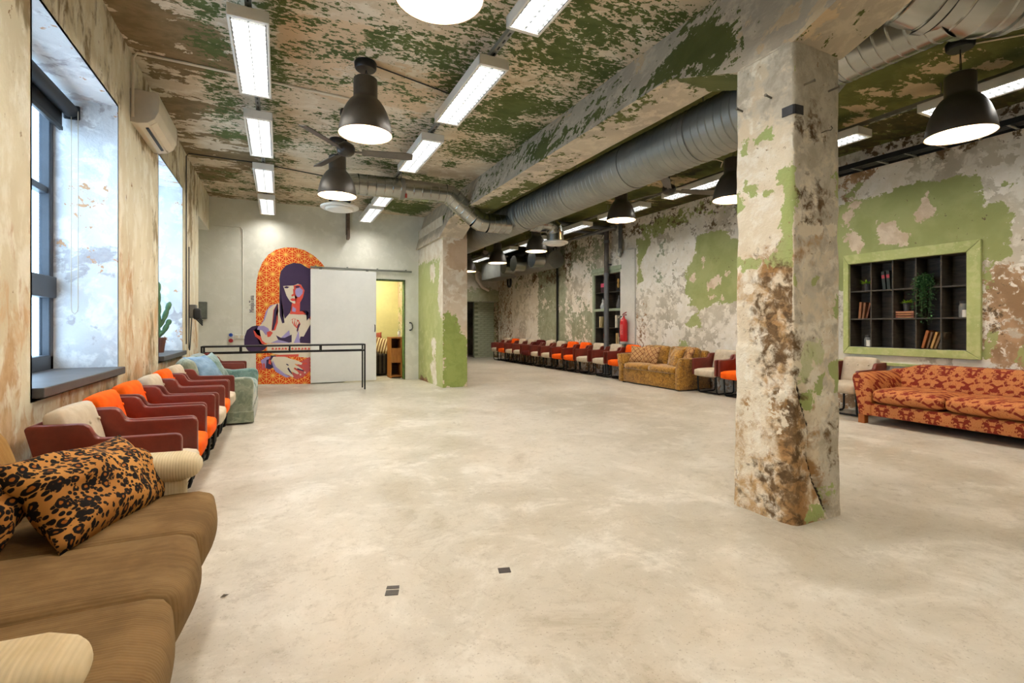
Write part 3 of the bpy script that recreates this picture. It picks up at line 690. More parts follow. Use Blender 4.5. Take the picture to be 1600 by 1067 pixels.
    for i, (x, y, f) in enumerate(per):
        for j, z in enumerate(zs):
            nx, ny = {'L': (-1, 0), 'F': (0, -1), 'R': (1, 0), 'B': (0, 1)}[f]
            dcx = min(abs(x-x0), abs(x-x1)); dcy = min(abs(y-y0), abs(y-y1)); dc = max(dcx, dcy)
            p3 = Vector((x, y, z))
            d = mnoise.fractal(p3*4, 1.0, 2.0, 4)*.006+mnoise.noise(p3*14)*.004
            # rounded and chipped arris, pulled towards the column axis
            q = max(0, 1-dc/.05); chip = (.010+.014*max(0, mnoise.noise(Vector((cx, cy, z*5+(x+y)*2)))))*q*q
            wide = .012*max(0, 1-z/.9)                                  # base flares out a little
            if CR[i, j] > -.02: d -= .035*min(1, (CR[i, j]+.02)/.02)
            if f == 'L' and ST[i, j] > 0: d += .012*min(1, ST[i, j]/.02)
            if A['green'][i, j] > .0: d += .002
            ex = -1 if x < cx else 1; ey = -1 if y < cy else 1
            X = x+nx*(d+wide)-(ex*chip*.7 if dc < .05 else 0); Y = y+ny*(d+wide)-(ey*chip*.7 if dc < .05 else 0)
            verts.append((X, Y, z))
    m = len(zs); faces = [(i*m+j, ((i+1) % n)*m+j, ((i+1) % n)*m+j+1, i*m+j+1) for i in range(n) for j in range(m-1)]
    me = pyd('column', verts, faces)
    for k, v in A.items():
        a = me.attributes.new(k, 'FLOAT', 'POINT'); a.data.foreach_set('value', v.ravel().astype(np.float32))
    return add('column', me, M['column'], kind='structure', label='square peeling plaster column standing in the open floor', smooth=True)
col1 = column()
# fixings and tape on the column
pin = plain('old_iron', srgb(120, 112, 98), .5, .6, .2, 20, .1)
for px, py, side in ((1160, 174, 'L'), (1205, 153, 'L'), (1256, 133, 'F'), (1294, 143, 'F')):
    q = onx(px, py, 2.67) if side == 'L' else ony(px, py, 1.83)
    d = Vector((-1, -.1, .05)) if side == 'L' else Vector((.25, -1, .12)); d.normalize()
    mb = MB(); mb.tube([Vector(q)-d*.02, Vector(q)+d*.055], .006, 8); mb.tube([Vector(q)+d*.055, Vector(q)+d*.06], .009, 8); mb.build('bolt', pin, col1)
q = ony(1283, 208, 1.83); mb = MB()
mb.tube([(q[0]+.0, 1.84, q[2]), (q[0]-.01, 1.79, q[2]), (q[0]+.02, 1.785, q[2]+.005), (q[0]+.035, 1.785, q[2]+.02), (q[0]+.02, 1.785, q[2]+.03)], .003, 6); mb.build('hook', pin, col1)
tape = plain('black_tape', srgb(38, 38, 42), .45, 0, .2, 30, .4)
mb = MB(); a = onx(1219, 170, 2.66); z1, z0 = a[2], a[2]-.055
mb.prism([(2.664, 1.905), (2.666, 1.838), (2.676, 1.828), (2.745, 1.824), (2.745, 1.830), (2.68, 1.834), (2.672, 1.842), (2.670, 1.905)], 'z', z0, z1, .002, 1); mb.build('tape_strip', tape, col1)
# ================================================================== LIGHT FITTINGS
# ---- fluorescent fittings on strut rails
def make_fixture():
    t = thing('fluorescent_light', 'x', 'ceiling light', (0, 0, 3.25), 0, 'fluorescent light fittings')
    L, Wd, Hh = 1.26, .26, .085
    mb = MB()
    mb.span((-Wd/2, -L/2, .07), (Wd/2, L/2, Hh), .004, 1)
    for s in (-1, 1):
        mb.span((s*Wd/2, -L/2, 0), (s*(Wd/2-.018), L/2, Hh-.004), .003, 1); mb.span((-Wd/2, s*L/2, 0), (Wd/2, s*(L/2-.03), Hh-.004), .003, 1)
    mb.build('housing', M['white_enamel'], t)
    for s in (-1, 1):
        mb = MB(); mb.tube([(s*.055, -L/2+.04, .045), (s*.055, L/2-.04, .045)], .016, 10); mb.build('tube', M['tube'], t, 4)
    mb = MB()
    for s in (-1, 0, 1): mb.box((s*.108, 0, .017), (.004 if s == 0 else .006, L-.07, .026))
    for k in range(19):
        y = -L/2+.06+k*(L-.12)/18; mb.box((0, y, .017), (.21, .003, .022))
    o = mb.build('louvre', M['louvre'], t); o['kind'] = 'stuff'
    for s in (-1, 1): mb = MB(); mb.box((0, s*.4, .098), (.05, .06, .03), .005); mb.build('mounting_clip', M['galv_dull'], t)
    return t
def fixture_light(t):
    L = bpy.data.lights.new('fluorescent_lamp', 'AREA'); L.shape = 'RECTANGLE'; L.size = .20; L.size_y = 1.18; L.energy = TUBE_W; L.color = (1.0, .985, .96)
    o = bpy.data.objects.new('lamp_light', L); COL.objects.link(o); o.parent = t; o.location = (0, 0, .034)
fx = make_fixture(); used = False
ROWS = [(-.195, [(2.66, 'first'), (4.42, 'first'), (6.20, 'second'), (7.98, 'third'), (9.69, 'fourth')], 'left', 'row over the armchairs by the windows'),  # foremost fitting is out of view, added to light the near end
        (1.575, [(-1.03, 'a'), (.75, 'b'), (2.50, 'first'), (4.26, 'second'), (6.01, 'third'), (8.12, 'fourth'), (9.58, 'fifth')], 'mid', 'row beside the long beam'),  # fittings behind the camera are unseen, added to light the near area
        (5.82, [(-1.55, 'a'), (.22, 'a'), (2.0, 'first'), (3.80, 'second'), (5.58, 'third'), (7.37, 'fourth'), (9.15, 'fifth'), (10.92, 'sixth'), (12.70, 'seventh'), (14.45, 'eighth')], 'right', 'row along the green side wall')]  # those behind the camera and the endmost are added to brighten both ends
lab = {('left', 4.42): 'nearest and largest fluorescent fitting in the row above the armchairs by the windows',
       ('left', 6.20): 'second fluorescent fitting from the camera in the row above the window armchairs',
       ('left', 7.98): 'third fluorescent fitting from the camera in the row above the window armchairs',
       ('left', 9.69): 'farthest fluorescent fitting in the window row, just before the painted far wall',
       ('left', 2.66): 'unseen fluorescent fitting added to the window row above the brown sofa',
       ('mid', 2.50): 'fluorescent fitting cut by the top of the picture beside the long beam',
       ('mid', 4.26): 'long white fluorescent fitting slanting beside the beam, right of the first pendant',
       ('mid', 6.01): 'fluorescent fitting beside the beam just above the round branch duct',
       ('mid', 8.12): 'small fluorescent fitting partly hidden by the branch duct clamp',
       ('mid', 9.58): 'last fluorescent fitting of the beam row, above the white sliding panel',
       ('mid', -1.03): 'fluorescent fitting added to the beam row farthest behind the camera',
       ('mid', .75): 'fluorescent fitting added to the beam row just behind the camera',
       ('right', 2.0): 'fluorescent fitting behind the large pendant over the red damask sofa',
       ('right', 3.80): 'fluorescent fitting emerging from behind the square column over the cube shelf',
       ('right', 5.58): 'fluorescent fitting crossed by the blades of the side bay fan',
       ('right', 7.37): 'fluorescent fitting just right of the pendant over the mustard sofa',
       ('right', 9.15): 'fluorescent fitting behind the round air outlet of the side bay',
       ('right', 10.92): 'fluorescent fitting between the two far pendants of the side bay',
       ('right', 12.70): 'farthest fluorescent fitting of the side bay near the duct box',
       ('right', 14.45): 'fluorescent fitting added at the very end of the side bay before the sage lintel wall',  # added to brighten the dim end of the bay
       ('right', -1.55): 'fluorescent fitting added to the side bay farthest behind the camera',
       ('right', .22): 'fluorescent fitting added to the side bay just behind the camera'}
fixtures = []
for X, lst, key, _ in ROWS:
    for y, _n in lst:
        l = lab[(key, y)]
        if not used: fx.location = (X, y, 3.25); fx['label'] = l; o = fx; used = True
        else: o = dup(fx, (X, y, 3.25), 0, l)
        fixtures.append(o)
for o in fixtures: fixture_light(o)
def rail(X, y0, y1, label):
    t = thing('strut_rail', label, 'rail', (X, (y0+y1)/2, 3.36), 0, 'strut rails')
    L = y1-y0; mb = MB()
    mb.prism([(-.021, 0), (.021, 0), (.021, .041), (-.021, .041)], 'y', -L/2, L/2)
    mb.build('channel', M['galv_dull'], t)
    n = int(L/.1); mb = MB()
    for k in range(n): mb.box((0, -L/2+.05+k*.1, -.0015), (.012, .045, .003))
    o = mb.build('slot', M['black_metal'], t); o['kind'] = 'stuff'
    for k in range(int(L/1.78)+1):
        mb = MB(); mb.tube([(0, -L/2+.25+k*1.78, .04), (0, -L/2+.25+k*1.78, .16)], .005, 6); mb.build('hanger_rod', M['galv_dull'], t)
rail(-.195, BY+.1, 10.40, 'galvanised strut rail carrying the lights above the window armchairs')
rail(1.575, BY+.1, 10.40, 'galvanised strut rail carrying the lights beside the long beam')
rail(5.82, BY+.1, 15.3, 'galvanised strut rail carrying the lights of the side bay')

# ---- dark bell pendants
def make_pendant():
    t = thing('pendant_lamp', 'x', 'pendant lamp', (0, 0, 0), 0, 'dark bell pendant lamps')
    R0 = .236
    prof = [(.03, .505), (.090, .505), (.103, .495), (.105, .48), (.105, .335), (.108, .32), (.135, .295), (.165, .25), (.190, .20), (.210, .14), (.224, .08), (R0, 0)]
    outer = [p for p in prof]; inner = [(r-.006, z-(.008 if i < 3 else 0)) for i, (r, z) in enumerate(prof)]
    mb = MB(); mb.lathe(outer+[(R0-.001, -.004), (R0-.006, 0)], 40); sh = mb.build('shade', M['shade_out'], t, SM)
    mb = MB(); mb.lathe(inner[2:], 40); mb.build('shade_lining', M['shade_in'], sh, SM)
    mb = MB(); mb.lathe([(.001, .165), (.03, .17), (.05, .19), (.058, .22), (.05, .25), (.028, .28), (.02, .30), (.001, .305)], 16); mb.build('bulb', M['bulb'], t, 4)
    mb = MB(); mb.lathe([(.001, .30), (.024, .30), (.024, .44), (.001, .44)], 14); mb.build('socket', M['white_plastic'], t, SM)
    mb = MB(); mb.lathe([(.0, .505), (.016, .505), (.016, .53), (.004, .54)], 12); mb.build('cap', M['black_metal'], t, SM)
    return t
pen = make_pendant(); pused = False; pendants = []
def pendant(x, y, z, label, watt=PENDANT_W):
    global pused
    if not pused: pen.location = (x, y, z); pen['label'] = label; o = pen; pused = True
    else: o = dup(pen, (x, y, z), 0, label)
    pendants.append((o, x, y, z, watt))
def dress(o, x, y, z, watt):
    top = CZ-z
    mb = MB(); mb.lathe([(.0, top), (.092, top), (.098, top-.012), (.095, top-.055), (.085, top-.068), (.0, top-.07)], 28); mb.build('ceiling_rose', M['black_metal'], o, SM)
    if top-.07 > .54: mb = MB(); mb.tube([(0, 0, .52), (.004, .003, (.52+top)/2), (0, 0, top-.065)], .0035, 6); mb.tube([(.018, 0, .52), (.024, .0, .58 if top-.07 > .6 else .54), (.004, 0, top-.065)], .003, 6); mb.build('cable', M['black_plastic'], o)
    L = bpy.data.lights.new('pendant_bulb', 'POINT'); L.energy = watt; L.shadow_soft_size = .055; L.color = (1, .84, .66)
    q = bpy.data.objects.new('bulb_light', L); COL.objects.link(q); q.parent = o; q.location = (0, 0, .10)
pendant(.755, 2.47, 2.87, 'dark bell pendant cut off by the top edge of the picture')
pendant(.70, 4.53, 2.87, 'dark bell pendant nearest in the main bay, in front of the ceiling fan')
pendant(.665, 6.55, 2.80, 'dark bell pendant in front of the round air outlet of the main bay')
pendant(5.12, 2.06, 2.74, 'large dark bell pendant over the red damask sofa')
pendant(5.03, 4.24, 2.70, 'dark bell pendant half hidden behind the square column')
pendant(5.06, 6.45, 2.88, 'dark bell pendant hanging over the mustard sofa')
pendant(5.05, 9.36, 2.77, 'dark bell pendant left of the round air outlet in the side bay')
pendant(5.05, 11.45, 2.76, 'small far dark bell pendant in front of the sheet metal duct box')
pendant(5.05, 13.6, 2.76, 'farthest dark bell pendant, peeking past the green pier')
pendant(.72, .3, 2.87, 'dark bell pendant added to the main bay behind the camera')  # unseen lamp, added for light behind the camera
pendant(5.05, -.1, 2.80, 'dark bell pendant added to the side bay behind the camera')  # also unseen and added for light

for a in pendants: dress(*a)

# ---- ceiling fans
def fan(x, y, z, rz, label):
    t = thing('ceiling_fan', label, 'ceiling fan', (x, y, z), rz, 'three-bladed ceiling fans')
    top = CZ-z
    mb = MB(); mb.lathe([(0, top), (.06, top), (.065, top-.05), (.02, top-.075), (0, top-.075)], 20); mb.build('ceiling_rose', M['black_metal'], t, SM)
    mb = MB(); mb.tube([(0, 0, top-.06), (0, 0, .09)], .013, 10); mb.build('down_rod', M['black_metal'], t, SM)
    mb = MB(); mb.lathe([(0, .10), (.03, .10), (.085, .065), (.10, .03), (.09, -.02), (.06, -.045), (0, -.05)], 24); mb.build('motor', plain('fan_motor', srgb(60, 54, 48), .4, .4, .08, 8, .02), t, SM)
    bl = plain('fan_blade', srgb(96, 88, 78), .45, .3, .08, 6, .02)
    for k in range(3):
        a = k*2*math.pi/3; Mx = Matrix.Rotation(a, 4, 'Z') @ Matrix.Rotation(R(-15), 4, 'X')
        mb = MB(); b = [(.17, -.05), (.66, -.068), (.72, -.05), (.72, .05), (.66, .068), (.17, .05)]
        mb.prism(b, 'z', -.004, .004); mb.box((.12, 0, 0), (.12, .03, .008)); o = mb.build('blade', bl, t); o.data.transform(Mx)
fan(.66, 5.63, 3.07, R(-10), 'dark three-bladed ceiling fan between the two main bay pendants')
fan(5.03, 5.33, 3.08, R(-18), 'dark three-bladed ceiling fan in the side bay above the armchairs')
fan(4.97, 12.1, 3.05, R(10), 'small far ceiling fan beyond the crossing duct')

# ---- smoke detector, ceiling conduits
q = onz(1093, 232, CZ); t = thing('smoke_detector', 'round white smoke detector on the olive ceiling', 'smoke detector', (q[0], q[1], CZ))
mb = MB(); mb.lathe([(0, 0), (.05, 0), (.05, -.015), (.0, -.015)], 20); mb.build('base', M['white_enamel'], t, SM)
mb = MB(); mb.lathe([(.0, -.015), (.036, -.015), (.03, -.05), (0, -.055)], 20); mb.build('sensor', M['white_enamel'], t, SM)
def cable(name, pts, r, mat, label, cat='conduit', grp=None):
    mb = MB(); mb.tube(pts, r, 8); return mb.build(name, mat, None, SM, label=label, cat=cat, group=grp)
cz = CZ-.012
cable('conduit', [(LX+.02, 5.20, 2.95), (LX+.02, 5.20, cz-.05), (LX+.05, 5.2, cz), (-.6, 5.22, cz), (-.2, 5.25, cz), (.66, 5.30, cz)], .012, M['white_plastic'], 'cream conduit running from the air conditioner across the ceiling')
cable('conduit', [(LX+.012, 7.93, .9), (LX+.012, 7.93, cz-.04), (LX+.04, 7.93, cz), (-.3, 7.96, cz), (.6, 8.2, cz), (1.2, 8.25, cz)], .007, M['black_plastic'], 'thin black cable up the wall and across the ceiling by the plug box')
cable('conduit', [(.78, 4.53, cz), (1.57, 4.75, cz)], .006, M['black_plastic'], 'short black cable from the first pendant to the rail')
cable('conduit', [(.70, 5.63, cz), (1.3, 5.9, cz), (1.55, 6.05, cz), (1.57, 6.2, cz-.04)], .007, M['white_plastic'], 'thin cable from the main bay fan to the rail')
cable('conduit', [(5.1, 5.33, cz), (5.6, 5.0, cz), (5.75, 5.02, cz), (5.8, 5.1, cz-.05)], .008, M['white_plastic'], 'pale cable from the side bay fan to the rail')
cable('conduit', [(5.12, 4.8, cz), (6.2, 3.9, cz)], .006, M['white_plastic'], 'pale cable from the smoke detector')
cable('conduit', [(5.2, 2.06, cz), (5.6, 1.6, cz), (6.6, 1.0, cz)], .008, M['white_plastic'], 'pale cable running from the rose of the large pendant')
cable('conduit', [(5.14, 6.45, cz), (5.6, 6.2, cz), (5.78, 6.25, cz-.04)], .006, M['white_plastic'], 'pale cable from the rose over the mustard sofa')
cable('conduit', [(-.62, FY-.012, .95), (-.62, FY-.012, 2.95), (-.66, FY-.012, 3.0), (-1.10, FY-.012, 3.0)], .010, M['far_paint'], 'painted conduit bending up the far wall left of the mural')

# ================================================================== DUCTS
def duct(name, pts, r, mat, parent, pitch=.1, rib=.004, n=32, collar=None):
    """round duct along a polyline with raised seams"""
    P = [Vector(p) for p in pts]; path = []; rad = []
    for a, b in zip(P, P[1:]):
        L = (b-a).length; k = max(1, int(round(L/pitch)))
        for i in range(k):
            for f, dr in ((0, rib), (.008/pitch, 0), (1-.008/pitch, 0)):
                path.append(a+(b-a)*((i+f)/k)); rad.append(r+dr)
    path.append(P[-1]); rad.append(r+rib)
    mb = MB(); mb.tube(path, rad, 40, cap=False)
    return mb.build(name, mat, parent, .22)
def elbow(name, c, a0, a1, rb, r, plane, mat, parent, k=4):
    pts = []
    for i in range(k+1):
        a = a0+(a1-a0)*i/k; x, y = rb*math.cos(a), rb*math.sin(a)
        pts.append({'xz': (c[0]+x, c[1], c[2]+y), 'xy': (c[0]+x, c[1]+y, c[2])}[plane])
    return duct(name, pts, r, mat, parent, 1, .005)
MD = thing('main_duct', 'large spiral ventilation duct running along the beam', 'duct', (3.62, 0, 2.97))
BR = .26
edges = [2.45, 4.4, 7.0, 9.9, 12.9, 15.95]
for a, b in zip(edges, edges[1:]):
    duct('duct_section', [(0, a, 0), (0, b, 0)], BR, M['galv_dull'], MD, .085)
duct('duct_section', [(0, 1.50, .13), (0, 2.25, .13)], .215, M['galv'], MD, .085)
mb = MB(); mb.tube([(0, 2.12, .13), (0, 2.22, .13), (0, 2.46, 0), (0, 2.58, 0)], [.218, .219, BR+.004, BR+.004], 40, cap=False); mb.build('reducer', M['galv_dull'], MD, SM)
for y in edges[1:-1]:
    mb = MB(); mb.tube([(0, y-.03, 0), (0, y+.03, 0)], BR+.008, 32); mb.build('coupling', M['galv_dull'], MD, SM)
for y in (3.4, 5.6, 8.2, 10.6):
    mb = MB(); mb.tube([(0, y-.012, BR), (0, y-.012, CZ-2.97)], .005, 6); mb.tube([(BR*math.cos(x*math.pi/12)*1.012, y, BR*math.sin(x*math.pi/12)*1.012) for x in range(24)], .006, 6, close=True); mb.build('hanger', M['galv_dull'], MD)
# near elbow: the duct turns and climbs across the top right corner
EL = thing('elbow_duct', 'shiny segmented duct bend crossing the top corner above the large pendant', 'duct', (3.62, 1.45, 2.97))
near = [(-.62, .34, .42), (-.36, .21, .29), (-.10, .08, .18), (.08, .0, .155), (.27, -.09, .18), (.53, -.20, .22), (.95, -.32, .27), (2.0, -.5, .36)]
duct('duct_section', near[0:3], .235, M['galv'], EL, .13, .006, 36)
duct('duct_section', near[2:5], .24, M['galv'], EL, .09, .007, 36)
duct('duct_section', near[4:], .22, M['galv'], EL, .12, .006, 36)
for i in (2, 4):
    a = Vector(near[i]); d = (Vector(near[i+1])-Vector(near[i-1])).normalized()
    mb = MB(); mb.tube([a-d*.025, a+d*.025], .25, 36); mb.build('coupling', M['galv'], EL, SM)
# branch duct over the main bay, ducking under the beam
BD = thing('branch_duct', 'thin segmented branch duct ducking under the beam', 'duct', (0, 7.3, 0)); r2 = .15
duct('duct_section', [(1.02, 0, 3.19), (1.62, 0, 3.20)], r2, M['galv'], BD, .12)
duct('duct_section', [(1.68, 0, 3.20), (2.32, 0, 3.20)], r2, M['galv'], BD, .12)
mb = MB(); mb.tube([(1.62, 0, 3.20), (1.68, 0, 3.20)], r2+.008, 32); mb.build('coupling', M['galv_dull'], BD, SM)
duct('bend', [(2.32, 0, 3.20), (2.40, 0, 3.19), (2.47, 0, 3.14)], r2, M['galv'], BD, 1, .005)
duct('duct_section', [(2.47, 0, 3.14), (2.82, 0, 2.87)], r2, M['galv'], BD, .10)
duct('bend', [(2.82, 0, 2.87), (2.91, 0, 2.825), (3.02, 0, 2.81)], r2, M['galv'], BD, 1, .005)
duct('duct_section', [(3.02, 0, 2.81), (3.42, 0, 2.82)], r2, M['galv'], BD, .10)
duct('bend', [(1.02, 0, 3.19), (.90, 0, 3.175), (.81, 0, 3.12), (.775, 0, 3.04), (.774, 0, 2.92)], r2, M['galv'], BD, 1, .005)
mb = MB(); mb.tube([(1.65, 0, 3.20+r2), (1.65, 0, CZ)], .006, 6); mb.build('hanger_rod', M['galv_dull'], BD)
mb = MB(); mb.box((1.69, -.12, 3.07), (.03, .03, .06), .004); mb.build('clamp_handle', plain('red_handle', srgb(150, 50, 40), .5), BD)
BD2 = thing('outlet_duct', 'short duct stub with a bend leaving the main duct to the side bay', 'duct', (0, 7.3, 0))
duct('duct_section', [(3.80, 0, 2.90), (4.10, 0, 2.90)], r2, M['galv'], BD2, .10)
duct('bend', [(4.10, 0, 2.90), (4.20, 0, 2.885), (4.28, 0, 2.83), (4.31, 0, 2.75), (4.315, 0, 2.60)], r2*.97, M['galv'], BD2, 1, .005)
def diffuser(x, y, z, d, label):
    t = thing('air_outlet', label, 'air vent', (x, y, z), 0, 'round white air outlets')
    mb = MB(); mb.lathe([(d*.30, .06), (d*.32, .0), (d*.46, -.012), (d*.5, .0), (d*.5, .018), (d*.46, .028), (d*.30, .022)], 36); mb.build('rim', M['white_enamel'], t, SM)
    mb = MB(); mb.lathe([(0, .02), (d*.34, .015), (d*.38, -.012), (d*.34, -.034), (d*.2, -.042), (0, -.044)], 36); mb.build('disc', M['white_enamel'], t, SM)
    mb = MB(); mb.tube([(0, 0, .02), (0, 0, .09)], .012, 8); mb.build('stem', M['galv_dull'], t)
diffuser(.774, 7.3, 2.82, .52, 'round white air outlet below the pendant of the main bay')
diffuser(4.315, 7.3, 2.58, .44, 'round white air outlet hanging in the side bay')
# far duct cluster
FD = thing('duct_box', 'sheet metal duct box with round capped stubs high in the far bay', 'duct', (6.6, 13.6, 2.95))
mb = MB(); mb.span((-.45, .15, -.28), (.12, 1.7, .28), .01); mb.build('box', M['galv_dull'], FD)
mb = MB(); mb.tube([(.16, -2.2, 0), (.16, 2.2, 0)], .24, 28); mb.build('long_pipe', M['galv_dull'], FD, SM)
for y in (-.05, -.75, -1.9):
    mb = MB(); mb.tube([(-.10, y, .02), (-.42, y, .02)], .22, 28); mb.tube([(-.40, y, .02), (-.43, y, .02)], .23, 28); mb.build('capped_stub', M['galv'], FD, SM)
mb = MB(); mb.tube([(-.40, 2.05, .1), (-.45, 2.15, .0), (-.40, 2.2, -.2), (-.2, 2.24, -.45), (.05, 2.24, -.55)], .06, 12); mb.build('hose', M['grey_plastic'], FD, SM)
t = thing('cable_ladder', 'dark cable tray high along the green side wall', 'cable tray', (6.78, 1.5, 3.18))
for dx in (-.128, .128): mb = MB(); mb.box((dx, -.7, .03), (.005, 7.6, .06)); mb.build('side_rail', M['black_metal'], t)
ru = MB(); ru.box((0, 0, .01), (.25, .025, .015)); r0 = ru.build('rung', M['galv_dull'], t); r0.location = (0, -4.3, 0)
for k in range(1, 25): o = r0.copy(); COL.objects.link(o); o.location = (0, -4.3+k*.3, 0)
for i, dx in enumerate((-.06, 0, .07)): mb = MB(); mb.tube([(dx, -4.5+j*.8, .032+.006*math.sin(j*2.1+i)) for j in range(10)], .018, 8); mb.build('cable', M['black_plastic'], t, SM)
cable('ceiling_pipe', [(3.9, 9.2, 3.40), (7.05, 9.2, 3.40)], .05, M['pipe_grey'], 'grey pipe crossing under the side bay ceiling', 'pipe')
cable('ceiling_pipe', [(4.0, 9.9, 3.38), (7.05, 9.6, 3.36)], .035, M['pipe_grey'], 'thinner grey pipe crossing behind the first ceiling pipe', 'pipe')
cable('ceiling_pipe', [(6.6, 8.6, 3.30), (6.6, 15.9, 3.30)], .04, M['pipe_grey'], 'dark pipe running back above the far armchairs', 'pipe')

# ---- downpipe and wall pipes on the right wall
dp = thing('downpipe', 'grey vertical downpipe in front of the narrow shelf', 'pipe', (6.96, 9.42, 0))
mb = MB(); mb.tube([(0, 0, .02), (0, 0, 2.35)], .058, 18); mb.build('pipe', M['pipe_grey'], dp, SM)
mb = MB(); mb.tube([(0, 0, 2.33), (0, 0, 3.50)], .054, 18); mb.build('pipe', plain('old_pipe', srgb(84, 78, 74), .6, .1, .15, 8, .2), dp, SM)
for z in (2.33, 3.1, .8): mb = MB(); mb.tube([(0, 0, z), (0, 0, z+.06)], .068, 18); mb.build('collar', M['pipe_grey'], dp, SM)
for z in (2.6, .62): mb = MB(); mb.box((.08, 0, z), (.14, .03, .03)); mb.build('bracket', M['pipe_grey'], dp)
dp = thing('stub_pipe', 'short grey wall pipe ending above the pale board', 'pipe', (7.0, 8.95, 0))
mb = MB(); mb.tube([(0, 0, 2.85), (0, 0, 3.5)], .045, 14); mb.build('pipe', M['pipe_grey'], dp, SM)
mb = MB(); mb.tube([(0, 0, 2.80), (0, 0, 2.90)], .055, 14); mb.tube([(0, .0, 2.80), (-.02, .03, 2.72)], .04, 12); mb.build('end_cap', M['galv_dull'], dp, SM)
cable('vertical_conduit', [(7.06, 11.85, .05), (7.06, 11.85, 3.2)], .028, M['black_plastic'], 'straight black vertical conduit on the green side wall', 'conduit')
t = thing('cable_coil', 'small dark coil of cable hanging high at the far corner', 'cable', (7.02, 14.9, 2.62))
for k in range(3): mb = MB(); mb.tube([(-.02*k, .13*math.cos(a*math.pi/10)*(1-.06*k), .17*math.sin(a*math.pi/10)) for a in range(20)], .016, 6, close=True); mb.build('loop', M['black_plastic'], t, SM)

# ---- air conditioner
ac = thing('air_conditioner', 'cream wall-mounted air conditioner between the two windows', 'air conditioner', (LX, 5.63, 3.05))
prof = [(0, -.14), (.05, -.145), (.12, -.13), (.17, -.09), (.20, -.02), (.205, .06), (.20, .14), (0, .15)]
mb = MB(); mb.prism([(x, z) for x, z in prof], 'y', -.42, .42, .006, 2); mb.build('body', M['white_plastic'], ac, SM)
mb = MB(); mb.prism([(x*1.0+.003*(x > 0), z) for x, z in prof], 'y', -.43, -.42, .004, 1); mb.build('end_cap', M['grey_plastic'], ac, SM)
mb = MB(); mb.prism([(x*1.0+.003*(x > 0), z) for x, z in prof], 'y', .42, .43, .004, 1); mb.build('end_cap', M['grey_plastic'], ac, SM)
mb = MB(); mb.box((.098, 0, -.139), (.022, .62, .010), rot=('Y', R(-14))); mb.build('air_slot', M['black_plastic'], ac)
mb = MB(); mb.box((.152, 0, -.108), (.06, .70, .008), .002, rot=('Y', R(-40))); mb.build('flap', M['white_plastic'], ac)
for y in (.30, .34): mb = MB(); mb.box((.13, y+.04, -.128), (.012, .02, .006), rot=('Y', R(-30))); mb.build('indicator', M['grey_plastic'], ac)
# ================================================================== UPHOLSTERY MATERIALS
def fabric(name, c1, c2, rough=.9, scale=10, weave=220, bump=.15, sheen=0):
    t = NT(name); p = t.obj(); n = t.noise(p, scale, 5, .6); wv = t.noise(p, weave, 2, .5)
    t.bump(t.math('ADD', wv, t.math('MULTIPLY', n, .5)), bump, .003)
    if sheen: t.bsdf.inputs['Sheen Weight'].default_value = sheen
    return t.out(t.mix(t.step(n, .32, .68), c1, c2), rough, 0, .2)
M['red_vinyl'] = plain('oxblood_vinyl', srgb(108, 35, 20), .36, 0, .12, 5, .05, .5)
M['cream_cloth'] = fabric('cream_cloth', srgb(206, 192, 168), srgb(190, 174, 150))
M['orange_cloth'] = fabric('orange_cloth', srgb(250, 104, 14), srgb(236, 88, 8))
M['maroon_cloth'] = fabric('maroon_cloth', srgb(92, 26, 20), srgb(76, 20, 16))
M['tube_black'] = plain('black_tube', srgb(20, 19, 18), .35, .4, .05, 8, 0)
def velvet(name, c1, c2, c3, scale=9):
    t = NT(name); p = t.obj(); n = t.noise(p, scale, 6, .7, 1.0); m = t.noise(p, scale*3.4, 5, .7, .8)
    col = t.mix(t.step(n, .36, .62), c1, c2); col = t.mix(t.math('MULTIPLY', t.step(m, .52, .62), .8), col, c3)
    t.bump(m, .25, .004); t.bsdf.inputs['Sheen Weight'].default_value = .4
    return t.out(col, .75, 0, .25)
M['mustard'] = velvet('mustard_crushed_velvet', srgb(112, 74, 16), srgb(172, 122, 36), srgb(208, 162, 74), 13)
M['green_velvet'] = velvet('grey_green_velvet', srgb(108, 118, 98), srgb(142, 148, 126), srgb(156, 162, 140), 5)
M['teal_velvet'] = velvet('teal_velvet', srgb(84, 112, 102), srgb(116, 140, 128), srgb(138, 160, 148), 5)
M['blue_cloth'] = fabric('blue_grey_cloth', srgb(140, 166, 190), srgb(112, 140, 160))
def corduroy(name, c1, c2, axis=1, freq=100, hue=None):
    t = NT(name); p = t.obj(); s = t.sep(p)
    wv = t.math('SINE', t.math('MULTIPLY', s[axis], freq*6.283))
    n = t.noise(p, 4, 5, .65); st = t.noise(t.mapping(p, (2, 30, 2) if axis == 1 else (30, 2, 2)), 2, 4, .6)
    t.bump(wv, .2, .003)
    col = t.mix(t.step(t.math('ADD', t.math('MULTIPLY', n, .7), t.math('MULTIPLY', st, .3)), .34, .64), c1, c2)
    col = t.mix(t.math('MULTIPLY', t.step(wv, -1, .2, 1, 0), .12), col, tuple(x*.55 for x in c1[:3])+(1,))
    return t.out(col, .9, 0, .15)
M['cord_brown'] = corduroy('brown_corduroy', srgb(106, 82, 50), srgb(132, 106, 70))
M['cord_back'] = corduroy('golden_brown_corduroy', srgb(146, 108, 58), srgb(168, 130, 76))
M['cord_cream'] = corduroy('cream_corduroy', srgb(196, 176, 138), srgb(212, 196, 162), 0)
